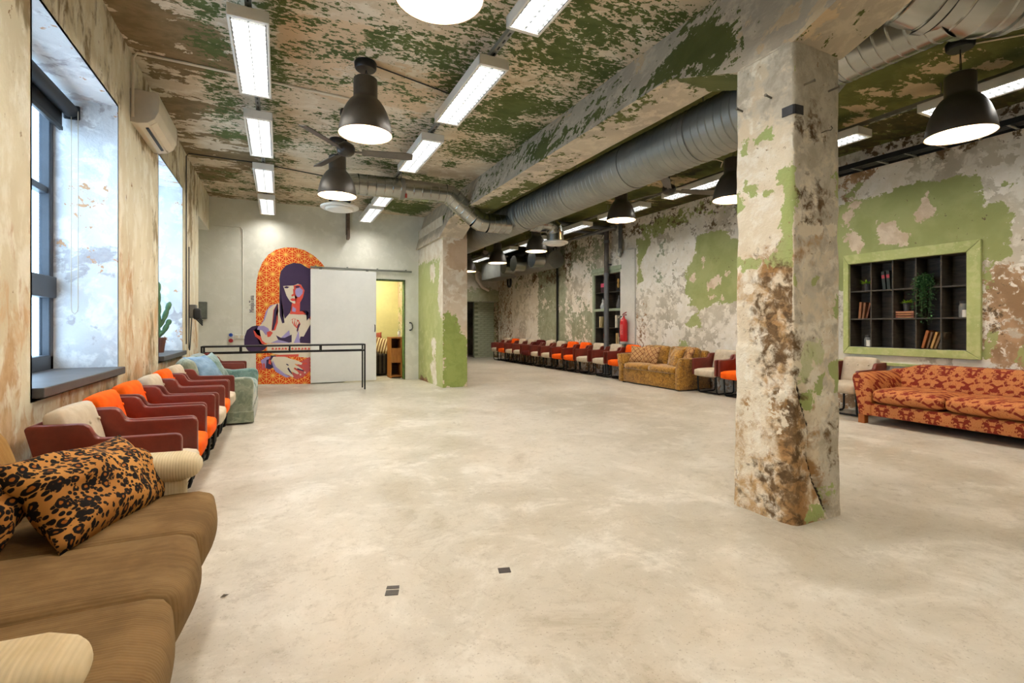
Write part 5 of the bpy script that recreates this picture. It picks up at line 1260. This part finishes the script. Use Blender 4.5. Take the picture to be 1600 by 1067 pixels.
# wall boxes
a = ony(314, 485, FY); t = thing('junction_box', 'grey switch box in the recess left of the mural', 'electrical box', (a[0], FY, a[2]))
mb = MB(); mb.span((-.10, -.10, -.155), (.10, 0, .155), .008); mb.build('case', plain('box_grey', srgb(96, 100, 92), .5, .1), t)
mb = MB(); mb.span((-.085, -.112, -.14), (.085, -.10, .14), .004); mb.build('cover', plain('box_cover', srgb(110, 114, 104), .5, .1), t)
t = thing('plug_box', 'black socket box with looped cables on the wall end by the recess', 'electrical box', (LX, 8.25, 1.36))
mb = MB(); mb.span((0, -.07, -.10), (.09, .07, .09), .008); mb.build('case', plain('box_mid', srgb(110, 108, 100), .5), t)
mb = MB(); mb.soft((.10, -.05, -.04), (.09, .10, .16), .03, n=5); mb.build('plug', M['black_plastic'], t, 4)
for k in range(3): mb = MB(); mb.tube([(.09, -.06, -.05-.03*k), (.16, .0, -.14-.03*k), (.14, .12, -.16-.02*k), (.11, .22, -.05), (.08, .26, .04)], .009, 6); mb.build('cable', M['black_plastic'], t, SM)
mb = MB(); mb.tube([(.012, -.10, .9), (.012, -.10, .1), (.015, -.12, -.3), (.015, -.13, -.52), (.02, -.10, -.55), (.02, -.07, -.5), (.04, -.06, -.1)], .007, 6); mb.build('hanging_cable', M['black_plastic'], t, SM)
a = ony(361, 527, FY); t = thing('power_socket', 'blue and red industrial power socket low on the far wall', 'socket', (a[0], FY, a[2]))
mb = MB(); mb.span((-.04, -.03, -.06), (.04, 0, .08), .006); mb.build('plate', M['white_enamel'], t)
mb = MB(); mb.lathe([(0, .05), (.03, .05), (.034, 0), (0, 0)], 16, Matrix.Translation((0, -.03, .045)) @ Matrix.Rotation(R(90), 4, 'X')); mb.build('blue_cap', plain('blue_plastic', srgb(40, 80, 170), .4), t, SM)
mb = MB(); mb.lathe([(0, .06), (.036, .06), (.038, 0), (0, 0)], 16, Matrix.Translation((0, -.0, -.06)) @ Matrix.Rotation(R(90), 4, 'X')); mb.build('red_cap', plain('red_plastic', srgb(170, 34, 38), .4), t, SM)
a = ony(374, 526, FY); t = thing('wall_socket', 'double white wall socket beside the red and blue one', 'socket', (a[0], FY, a[2]))
mb = MB(); mb.span((-.085, -.02, -.042), (.085, 0, .042), .006); mb.build('plate', M['white_enamel'], t)
for x in (-.042, .042): mb = MB(); mb.lathe([(0, .004), (.028, .004), (.03, 0), (0, 0)], 16, Matrix.Translation((x, -.02, 0)) @ Matrix.Rotation(R(90), 4, 'X')); mb.build('outlet', M['white_plastic'], t, SM)
a = ony(543, 365, FY); t = thing('wall_bracket', 'small brown steel bracket high on the far wall', 'bracket', (a[0], FY, a[2]))
br_ = plain('rusty_bracket', srgb(92, 74, 60), .7, .2, .2, 10, .2)
mb = MB(); mb.box((0, -.05, .22), (.07, .1, .5), .004); mb.build('post', br_, t)
mb = MB(); mb.box((0, -.10, -.05), (.05, .2, .16), .004); mb.build('shoe', br_, t)

# ================================================================== BACK ROOM
t = thing('wooden_cabinet', 'narrow honey wood cabinet just inside the back room door', 'cabinet', (2.36, 10.98, 0)); WO = M['wood_orange']
mb = MB(); mb.span((.06, -.2, 0), (.14, .2, .90), .003); mb.build('side', WO, t)
mb = MB(); mb.span((-.16, -.2, 0), (-.14, .2, .90), .003); mb.build('side', WO, t)
for z in (.885, .62, .04): mb = MB(); mb.span((-.14, -.2, z-.015), (.06, .2, z+.015), .003); mb.build('shelf', WO, t)
mb = MB(); mb.span((-.16, -.22, .34), (.06, -.20, .66), .003); mb.build('door', WO, t)
mb = MB(); mb.span((-.14, .18, 0), (.06, .2, .88)); mb.build('back', wood('dark_wood_back', srgb(80, 44, 20), srgb(100, 58, 28)), t)
t = thing('soap_bottle', 'white pump bottle standing on the wooden cabinet', 'bottle', (2.42, 10.95, .902))
mb = MB(); mb.lathe([(0, 0), (.03, 0), (.032, .02), (.032, .11), (.02, .13), (.012, .135)], 16); mb.build('body', M['white_enamel'], t, SM)
mb = MB(); mb.tube([(0, 0, .13), (0, 0, .17), (-.03, 0, .17)], .006, 8); mb.build('pump', M['white_enamel'], t, SM)
def stripes(name, c1, c2, f):
    tt = NT(name); s = tt.sep(tt.obj()); k = tt.math('PINGPONG', s[0], f/2); n = tt.noise(tt.obj(), 20, 3, .5)
    return tt.out(tt.mix(tt.step(k, f*.2, f*.26), c1, c2), tt.math('ADD', n, .3), 0, .2)
t = thing('striped_sofa', 'dark striped sofa glimpsed through the doorway', 'sofa', (1.95, 11.75, 0))
mb = MB(); mb.soft((0, 0, .28), (1.1, .75, .5), .06, n=6); mb.build('base', stripes('dark_stripes', srgb(34, 28, 24), srgb(74, 64, 48), .09), t, 4)
mb = MB(); mb.soft((-.30, .25, .64), (.5, .25, .4), .1, n=6); mb.build('backrest', stripes('dark_stripes_2', srgb(44, 36, 28), srgb(84, 72, 52), .09), t, 4)
cushion('striped_cushion', 'cream and brown striped cushion on the sofa in the back room', (2.22, 11.52, .66), (.5, .42, .18), (R(60), R(10), R(-20)), stripes('cream_stripes', srgb(214, 196, 150), srgb(120, 86, 54), .06), 3)
cushion('red_cushion', 'dull red cushion on the sofa in the back room', (2.0, 11.72, .80), (.42, .42, .18), (R(60), 0, R(10)), fabric('dull_red', srgb(160, 84, 62), srgb(120, 60, 46)), 4)
L = bpy.data.lights.new('back_room_fill', 'AREA'); L.shape = 'DISK'; L.size = .4; L.energy = 30; L.color = (1, .93, .72)  # added light for the back room, its lamp is out of view
t = thing('added_lamp', 'unseen ceiling lamp added to light the back room', 'ceiling light', (1.7, 11.7, 2.78))
mb = MB(); mb.lathe([(0, .02), (.22, .02), (.23, -.02), (.215, -.025), (.215, .01), (0, .01)], 28); mb.build('housing', M['white_enamel'], t, SM)
o = bpy.data.objects.new('lamp_light', L); COL.objects.link(o); o.parent = t; o.location = (0, 0, -.015)
# ================================================================== CUBE SHELF in the green frame (right wall)
def shelf_unit(name, label, h, cols, rows, depth, mat, frame_mat, fw, groups=None):
    """recessed shelf: back, outer boards, dividers, shelves; face frame of four mitred boards. Returns cell boxes."""
    y0, y1, z0, z1 = h; X = RX; t = thing(name, label, 'shelf', (X, (y0+y1)/2, z0)); cy = (y0+y1)/2
    def P(nm, a, b, m=mat, bev=.002):
        mb = MB(); mb.span((a[0], a[1]-cy, a[2]-z0), (b[0], b[1]-cy, b[2]-z0), bev, 1); return mb.build(nm, m, t)
    P('back', (depth, y0-.02, z0-.02), (depth+.02, y1+.02, z1+.02))
    P('side', (0, y0-.02, z0-.02), (depth, y0, z1+.02)); P('side', (0, y1, z0-.02), (depth, y1+.02, z1+.02))
    P('bottom_board', (0, y0, z0-.02), (depth, y1, z0)); P('top_board', (0, y0, z1), (depth, y1, z1+.02))
    for zz in rows: P('shelf_board', (.015, y0, zz-.009), (depth, y1, zz+.009))
    for yy in cols: P('divider', (.012, yy-.008, z0), (depth, yy+.008, z1))
    if fw:
        def board(pts): mb = MB(); mb.prism([(a-cy, b-z0) for a, b in pts], 'x', -.04, .012, .004, 1); return mb.build('frame_board', frame_mat, t)
        a0, a1, b0, b1 = y0, y1, z0, z1; c0, c1, d0, d1 = y0-fw, y1+fw*.55, z0-fw*.75, z1+fw
        g = .003
        board([(a0, b1+g), (a1, b1+g), (c1, d1), (c0, d1)]); board([(a0, b0-g), (a1, b0-g), (c1, d0), (c0, d0)])
        board([(a0-g, b0), (a0-g, b1), (c0, d1-g), (c0, d0+g)]); board([(a1+g, b0), (a1+g, b1), (c1, d1-g), (c1, d0+g)])
    return t
def zat(px, py): return onx(px, py, RX)[2]
y0, y1, z0, z1 = SB; W = (y1-y0)/5; HH = (z1-z0)/3
cols = [y0+W*k for k in range(1, 5)]; rows = [z0+HH, z0+2*HH]
cs = shelf_unit('cube_shelf', 'dark fifteen-compartment cube shelf set into a green painted frame', SB, cols, rows, .26, M['shelf_dark'], M['frame_green'], .13)
tag(cs)
mb = MB(); mb.prism([(3.12+.0, -.085-.11), (4.25, -.085-.10), (4.25, -.20-.03), (3.12, -.20-.03)], 'x', -.03, .01, .004); 
lb = mb.build('under_board', M['frame_green'], cs); lb.location = (0, -(y0+y1)/2, 0)
# books: (column counted from the far end, row from top)
def cell(c, r): return (y1-c*W, z0+(2-r)*HH+.009)      # far lower corner
def book(y, z, th, hgt, dep, col, label, lean=0, x=.06, flat_=0, band=None, grp='books in the cube shelf'):
    t = thing('book', label, 'book', (RX+x, y, z), 0, grp)
    m = plain('cover', col, .6, 0, .06, 12, .05); pg = M.setdefault('pages', plain('pages', srgb(214, 200, 168), .8, 0, .05, 40, .1, stretch=(1, 20, 1)))
    if flat_:
        c = MB(); c.span((0, -hgt/2, 0), (dep, hgt/2, .004)); c.span((0, -hgt/2, th-.004), (dep, hgt/2, th)); c.span((0, -hgt/2, 0), (.005, hgt/2, th)); c.build('cover', m, t)
        c = MB(); c.span((.005, -hgt/2+.004, .004), (dep-.005, hgt/2-.004, th-.004)); c.build('pages', pg, t)
        if band:
            c = MB(); c.span((-.0015, -hgt*.35, .004), (0, hgt*.35, th*.35)); c.build('title_band', band, t)
    else:
        c = MB(); c.span((0, -th/2, 0), (dep, -th/2+.004, hgt)); c.span((0, th/2-.004, 0), (dep, th/2, hgt)); c.span((0, -th/2, 0), (.005, th/2, hgt)); c.build('cover', m, t)
        c = MB(); c.span((.005, -th/2+.004, .004), (dep-.005, th/2-.004, hgt-.004)); c.build('pages', pg, t)
        if band:
            c = MB(); c.span((-.0015, -th/2+.003, hgt*.62), (0, th/2-.003, hgt*.8)); c.build('title_band', band, t)
        t.rotation_euler = (R(lean), 0, 0)
    return t
redb = plain('red_label', srgb(176, 52, 66), .6); gold = plain('gold_label', srgb(190, 150, 80), .5, .3)
cy, cz_ = cell(1, 0)
book(cy-.135, cz_, .042, .24, .16, srgb(34, 44, 40), 'dark green book with red label in the top row, far one of two', -5, band=redb)
book(cy-.188, cz_, .042, .245, .16, srgb(34, 46, 40), 'dark green book with red label in the top row, near one of two', -4, band=redb)
cy, cz_ = cell(0, 1)
for i, (dy, th, hg, cc, ln, nm) in enumerate(((.085, .034, .225, (150, 96, 58), 4, 'tan brown book, farthest of three in the middle row'), (.13, .03, .215, (128, 84, 52), 6, 'brown book, middle one of three in the middle row'), (.175, .026, .21, (104, 58, 32), 12, 'dark rust book leaning right, last of three in the middle row'))):
    book(cy-dy, cz_, th, hg, .16, srgb(*cc), nm, ln)
cy, cz_ = cell(2, 1)
for i, nm in enumerate(('lowest of the stacked copper books under a small plant', 'middle of the stacked copper books under a small plant', 'uppermost of the stacked copper books under a small plant')):
    book(cy-.115, cz_+.030*i, .028, .20, .15, (srgb(150, 84, 60), srgb(160, 94, 66), srgb(176, 116, 88))[i], nm, flat_=1, band=gold, x=.05)
book(cy-.238, cz_, .022, .20, .15, srgb(120, 50, 44), 'thin dark red book leaning against the stacked copper books', -4)
cy, cz_ = cell(3, 2)
for i, (dy, th, hg, cc, ln, nm) in enumerate(((.045, .034, .225, (168, 98, 44), 14, 'orange brown book, farthest of five leaning in the bottom row'), (.095, .024, .205, (110, 80, 50), 14, 'slim brown book, second of five in the bottom row'), (.135, .03, .205, (196, 150, 84), 16, 'pale gold book, third of five in the bottom row'), (.175, .026, .20, (150, 112, 66), 18, 'tan book, fourth of five in the bottom row'), (.21, .028, .205, (90, 74, 54), 18, 'dark brown book, last of five in the bottom row'))):
    book(cy-dy, cz_, th, hg, .16, srgb(*cc), nm, ln)
# plants and jars
leafm = plain('leaf_lime', srgb(128, 168, 40), .5, 0, .15, 14, .05); ivym = plain('leaf_ivy', srgb(58, 100, 52), .5, 0, .25, 14, .05); potm = plain('pot_dark', srgb(48, 46, 46), .5, 0, .08, 8, .03)
def leaf_tri(mb, base, d, L, wd):
    d = d.normalized(); sd = d.cross(Vector((0, 0, 1))); sd = sd.normalized() if sd.length > .01 else Vector((1, 0, 0)); up = sd.cross(d)
    pts = [base, base+d*L*.45+sd*wd+up*.004, base+d*L, base+d*L*.45-sd*wd+up*.004, base+d*L*.5-up*.003]
    vs = [mb.bm.verts.new(p) for p in pts]
    for f in ((0, 1, 4), (1, 2, 4), (2, 3, 4), (3, 0, 4)): mb.bm.faces.new([vs[i] for i in f])
def potted(y, z, label, x=.10, pot=True):
    t = thing('potted_plant', label, 'plant', (RX+x, y, z), 0, 'small plants in the cube shelf')
    mb = MB(); mb.lathe([(0, 0), (.036, 0), (.042, .10), (.038, .10), (.034, .09), (0, .09)], 18); mb.build('pot', potm, t, SM)
    mb = MB()
    for k in range(34):
        a = random.uniform(0, 6.283); e = random.uniform(.05, .8)
        leaf_tri(mb, Vector((0, 0, .09)), Vector((math.cos(a), math.sin(a), e)), random.uniform(.06, .115), .014)
    o = mb.build('leaves', leafm, t); o['kind'] = 'stuff'
cy, cz_ = cell(0, 0); potted(cy-.165, cz_, 'lime green small plant in dark pot on the top shelf')
cy, cz_ = cell(2, 1); potted(cy-.125, cz_+.09, 'lime green small plant standing on the stacked copper books', .09)
cy, cz_ = cell(3, 0)
t = thing('trailing_ivy', 'trailing green ivy hanging over two compartments of the cube shelf', 'plant', (RX+.03, cy-.10, cz_))
mb = MB(); mb.lathe([(0, 0), (.045, 0), (.055, .09), (.05, .09), (.042, .08), (0, .08)], 18, Matrix.Translation((.06, 0, 0))); mb.build('pot', potm, t, SM)
mb = MB(); random.seed(11); st = MB()
for k in range(22):
    y = random.gauss(0, .05); x = random.uniform(-.05, .02); L = random.uniform(.12, .46); top = random.uniform(.06, .16)
    pts = [Vector((.05, 0, .08)), Vector((x, y*.7, top)), Vector((x-.02, y, .0)), Vector((x-.03, y+random.gauss(0, .02), -L))]
    for i in range(60):
        f = random.random()*3; a = int(f); p = pts[a].lerp(pts[a+1], f-a) if a < 3 else pts[3]
        if p.z < -.10 and random.random() < .25: continue
        leaf_tri(mb, p+Vector((random.gauss(0, .012), random.gauss(0, .02), random.gauss(0, .01))), Vector((random.uniform(-1, .2), random.uniform(-1, 1), random.uniform(-.6, .5))), random.uniform(.022, .042), .010)
    st.tube(pts, .0015, 4)
o = mb.build('leaves', ivym, t); o['kind'] = 'stuff'; o = st.build('stems', plain('ivy_stem', srgb(70, 90, 50), .7), t); o['kind'] = 'stuff'
glassj = plain('jar_grey', srgb(120, 120, 116), .25, 0, .1, 6, 0)
def jar(y, z, label, h=.12):
    t = thing('jar', label, 'jar', (RX+.07, y, z), 0, 'jars in the cube shelf')
    mb = MB(); mb.lathe([(0, 0), (.04, 0), (.044, .01), (.044, h*.8), (.034, h), (0, h)], 18); mb.build('glass', glassj, t, SM)
    mb = MB(); mb.lathe([(0, h), (.036, h), (.036, h+.03), (0, h+.032)], 18); mb.build('lid', potm, t, SM)
    mb = MB(); mb.lathe([(0, 0), (.026, 0), (.026, .085), (0, .085)], 14, Matrix.Translation((-.045, -.03, 0))); mb.build('candle', M['white_enamel'], t, SM)
cy, cz_ = cell(0, 2); jar(cy-.19, cz_, 'grey jar with white candle in the bottom row of the cube shelf')
cy, cz_ = cell(4, 1); jar(cy-.19, cz_, 'grey jar with white candle at the near end of the cube shelf', .16)
t = thing('shutter_leaf', 'dark open shutter edge beside the green framed shelf', 'shutter', (RX-.05, 4.24, .84))
mb = MB(); mb.span((-.02, -.012, 0), (.06, .012, 1.2), .003); mb.build('leaf', M['black_metal'], t)
for z in (.2, 1.0): mb = MB(); mb.box((.0, -.02, z), (.03, .012, .06)); mb.build('hinge', M['galv_dull'], t)

# ================================================================== NARROW SHELF with downpipe in front
y0, y1, z0, z1 = SS; cm = (y0+y1)/2
ns = shelf_unit('niche_shelf', 'narrow dark niche shelf framed in sage green behind the downpipe', SS, [cm], [1.10, 1.955], .22, M['shelf_dark'], M['frame_sage'], .15)
mb = MB(); mb.box((-.01, 0, 1.53-z0), (.05, y1-y0, .06), .004); mb.build('cross_rail', M['frame_sage'], ns)
mb = MB(); mb.box((-.03, .02, z1-z0+.11), (.06, y1-y0+.12, .10), .006); mb.build('head_board', M['frame_sage'], ns)
gb = 'books in the narrow niche shelf'
for i, (y, z, th, hg, cc, ln, nm) in enumerate(((9.92, 1.109, .05, .27, (222, 206, 160), 0, 'cream book standing far left on the lower middle niche shelf'), (9.84, 1.109, .035, .27, (150, 130, 80), 10, 'olive book leaning on the lower middle niche shelf'), (9.28, 1.109, .07, .29, (232, 220, 196), 0, 'thick white book beside the downpipe on the niche shelf'), (9.18, 1.109, .04, .27, (196, 180, 150), 4, 'pale grey book on the lower middle niche shelf, near end'),
        (9.72, .709, .03, .25, (150, 84, 54), -8, 'rust book leaning on the bottom niche shelf'), (9.26, .709, .06, .27, (196, 164, 112), 0, 'tan book on the bottom niche shelf, far one of three'), (9.19, .709, .05, .27, (214, 190, 146), 0, 'cream book on the bottom niche shelf, middle one of three'), (9.12, .709, .05, .27, (156, 176, 184), 0, 'pale blue book on the bottom niche shelf, nearest of three'))):
    book(y, z, th, hg, .15, srgb(*cc), nm, ln, .03, grp=gb)
t = thing('pink_box', 'small pink box on the top niche shelf', 'box', (RX+.06, 9.83, 1.964))
mb = MB(); mb.span((0, -.09, 0), (.1, .09, .24), .003); mb.build('body', plain('dark_box', srgb(60, 34, 40), .6), t)
mb = MB(); mb.span((-.003, -.09, .13), (0, .09, .22), .001); mb.build('pink_label', plain('pink_label', srgb(214, 84, 116), .6), t)
def lathe_thing(name, label, cat, loc, parts):
    t = thing(name, label, cat, loc)
    for nm, prof, m in parts: mb = MB(); mb.lathe(prof, 18); mb.build(nm, m, t, SM)
lathe_thing('figurine', 'small gold and dark figurine on the top niche shelf', 'figurine', (RX+.08, 9.25, 1.964), [('stand', [(0, 0), (.05, 0), (.05, .03), (.015, .04), (.012, .08), (0, .08)], M['black_plastic']), ('figure', [(0, .08), (.02, .08), (.035, .14), (.02, .2), (.03, .24), (.02, .29), (0, .30)], gold)])
lathe_thing('glass_jug', 'clear glass jug on the second niche shelf', 'jug', (RX+.06, 9.82, 1.56), [('body', [(0, 0), (.06, 0), (.075, .06), (.05, .13), (.03, .17), (.04, .22)], plain('jug_glass', srgb(190, 196, 198), .15, .3)), ('stopper', [(0, .22), (.03, .22), (.03, .26), (0, .28)], M['galv'])])
lathe_thing('vase', 'dark tapering vase on the second niche shelf', 'vase', (RX+.08, 9.24, 1.56), [('body', [(0, 0), (.05, 0), (.06, .08), (.03, .18), (.012, .26), (.016, .30), (0, .30)], M['pipe_grey']), ('base_ring', [(0, 0), (.055, 0), (.055, .012), (0, .012)], M['black_metal'])])
t = thing('wall_board', 'tall pale grey board leaning flat on the wall behind the fire extinguisher', 'board', (RX-.03, 8.78, .74))
mb = MB(); mb.span((-.012, -.25, 0), (.025, .25, 2.12), .003); mb.build('panel', M['board_white'], t)
for z in (.15, 1.9): 
    for y in (-.2, .2): mb = MB(); mb.lathe([(0, 0), (.008, 0), (.006, .004), (0, .005)], 8, Matrix.Translation((-.012, y, z)) @ Matrix.Rotation(R(-90), 4, 'Y')); mb.build('screw', M['galv_dull'], t)
def extinguisher(loc, label, s=1.0):
    t = thing('fire_extinguisher', label, 'fire extinguisher', loc, 0, 'fire extinguishers')
    mb = MB(); mb.lathe([(0, 0), (.07*s, 0), (.075*s, .02), (.075*s, .36*s), (.06*s, .42*s), (.025*s, .45*s), (.02*s, .47*s), (0, .47*s)], 22); mb.build('cylinder', M['red_paint'], t, SM)
    mb = MB(); mb.tube([(0, 0, .46*s), (0, 0, .50*s)], .018*s, 10); mb.box((-.01, -.03*s, .515*s), (.025*s, .12*s, .016*s), .003); mb.box((-.01, -.04*s, .55*s), (.02*s, .11*s, .012*s), .003, rot=('X', R(-18))); mb.build('valve', plain('valve_red', srgb(150, 24, 26), .4, .3), t, SM)
    mb = MB(); mb.tube([(-.03*s, .02*s, .49*s), (-.06*s, .08*s, .45*s), (-.05*s, .085*s, .2*s), (-.045*s, .08*s, .08*s)], .010*s, 8); mb.build('hose', M['black_plastic'], t, SM)
    mb = MB(); V = []; F = []
    for i in range(7):
        a = math.pi+(-.6+1.2*i/6); 
        for z in (.13, .33): V.append((.0765*s*math.cos(a), .0765*s*math.sin(a), z*s))
    for i in range(6): F.append((2*i, 2*i+2, 2*i+3, 2*i+1))
    add('label_print', pyd('label_print', V, F), plain('label_red_white', srgb(206, 96, 92), .5, 0, .35, 40, 0, stretch=(1, 1, 2)), t)
    mb = MB(); mb.box((.07*s, 0, .3*s), (.04*s, .06*s, .04*s)); mb.build('wall_bracket', M['black_metal'], t)
extinguisher((6.975, 8.80, .80), 'red fire extinguisher hanging by the pale grey board', 1.15)
extinguisher((6.12, 17.0, .85), 'small distant red fire extinguisher in the rear passage', 1.1)
t = thing('passage_box', 'small black box on the dark wall of the rear passage', 'electrical box', (5.9, 17.97, 1.65))
mb = MB(); mb.span((-.1, -.0, 0), (.1, .12, .25), .006); mb.build('case', M['black_plastic'], t)
mb = MB(); mb.span((-.08, -.01, .02), (.08, 0, .23), .003); mb.build('cover', M['black_metal'], t)
t = thing('passage_wall_stub', 'dark plaster return wall in the rear passage carrying an extinguisher', 'wall', (6.0, 17.1, 0))
t['kind'] = 'structure'
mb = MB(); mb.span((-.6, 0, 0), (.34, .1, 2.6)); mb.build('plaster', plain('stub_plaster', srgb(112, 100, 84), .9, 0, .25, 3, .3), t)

# ================================================================== CACTUS on the far sill
t = thing('potted_cactus', 'tall jointed cactus in a brown pot on the farther window sill', 'cactus', (-1.34, 7.22, .826))
mb = MB(); mb.lathe([(0, 0), (.065, 0), (.085, .15), (.09, .15), (.09, .18), (.08, .18), (.075, .15), (0, .15)], 20); mb.build('pot', plain('brown_pot', srgb(96, 58, 44), .7, 0, .1, 8, .05), t, SM)
cg = plain('cactus_green', srgb(72, 108, 70), .6, 0, .15, 12, .1)
def seg(pts, r):
    n = len(pts); mb = MB(); P = []; rr = []
    for i in range(n-1):
        for k in range(4): P.append(Vector(pts[i]).lerp(Vector(pts[i+1]), k/4)); rr.append(r*(.72+.28*math.sin(math.pi*(k/4)+.0)**.5 if k else .72))
    P.append(Vector(pts[-1])); rr.append(r*.4); mb.tube(P, rr, 10); mb.build('stem', cg, t, 4)
seg([(0, 0, .14), (0, .01, .30), (.005, 0, .46), (0, .01, .60), (.0, .0, .74), (.0, .01, .86)], .035)
seg([(.0, .02, .30), (.05, .06, .40), (.08, .10, .52), (.10, .15, .62)], .03)
seg([(.0, .0, .20), (.06, .03, .26), (.09, .06, .34), (.11, .10, .40)], .03)
seg([(0, 0, .40), (-.03, -.05, .50), (-.03, -.07, .62)], .03)

# ================================================================== FLOOR TAPE MARKS
def tape_mark(px, py, wd, dp, rz, label):
    q = onz(px, py, 0); t = thing('tape_mark', label, 'tape', (q[0], q[1], 0), rz, 'dark tape marks on the floor')
    mb = MB()
    b = bmesh.new(); n = 6; vs = []
    edge = [(-wd/2, -dp/2), (wd/2*.96, -dp/2*1.05), (wd/2, dp/2*.9), (-wd/2*.94, dp/2)]
    mb.prism(edge, 'z', .0002, .0018); b.free(); return mb, t
mb, t = tape_mark(612.5, 926, .057, .042, R(-17), 'darker double tape mark, nearer one on the floor before the brown sofa'); mb.build('tape', plain('tape_grey', srgb(70, 66, 60), .6, 0, .1, 30, .1), t)
mb = MB(); mb.prism([(-.028, .032), (.028, .030), (.027, .054), (-.026, .056)], 'z', .0002, .0018); mb.build('tape', plain('tape_grey_2', srgb(64, 60, 56), .6, 0, .1, 30, .1), t)
mb, t = tape_mark(788, 891, .058, .048, R(-14), 'single dark square tape mark in the middle of the floor'); mb.build('tape', plain('tape_dark', srgb(60, 52, 46), .6, 0, .1, 30, .1), t)
q = onz(350, 933, 0); t = thing('dry_leaf', 'small dark scrap lying on the floor by the brown sofa', 'scrap', (q[0], q[1], .001))
mb = MB(); leaf_tri(mb, Vector((-.015, 0, .002)), Vector((1, .3, .03)), .035, .008); mb.build('scrap', plain('scrap_brown', srgb(92, 80, 64), .8), t)
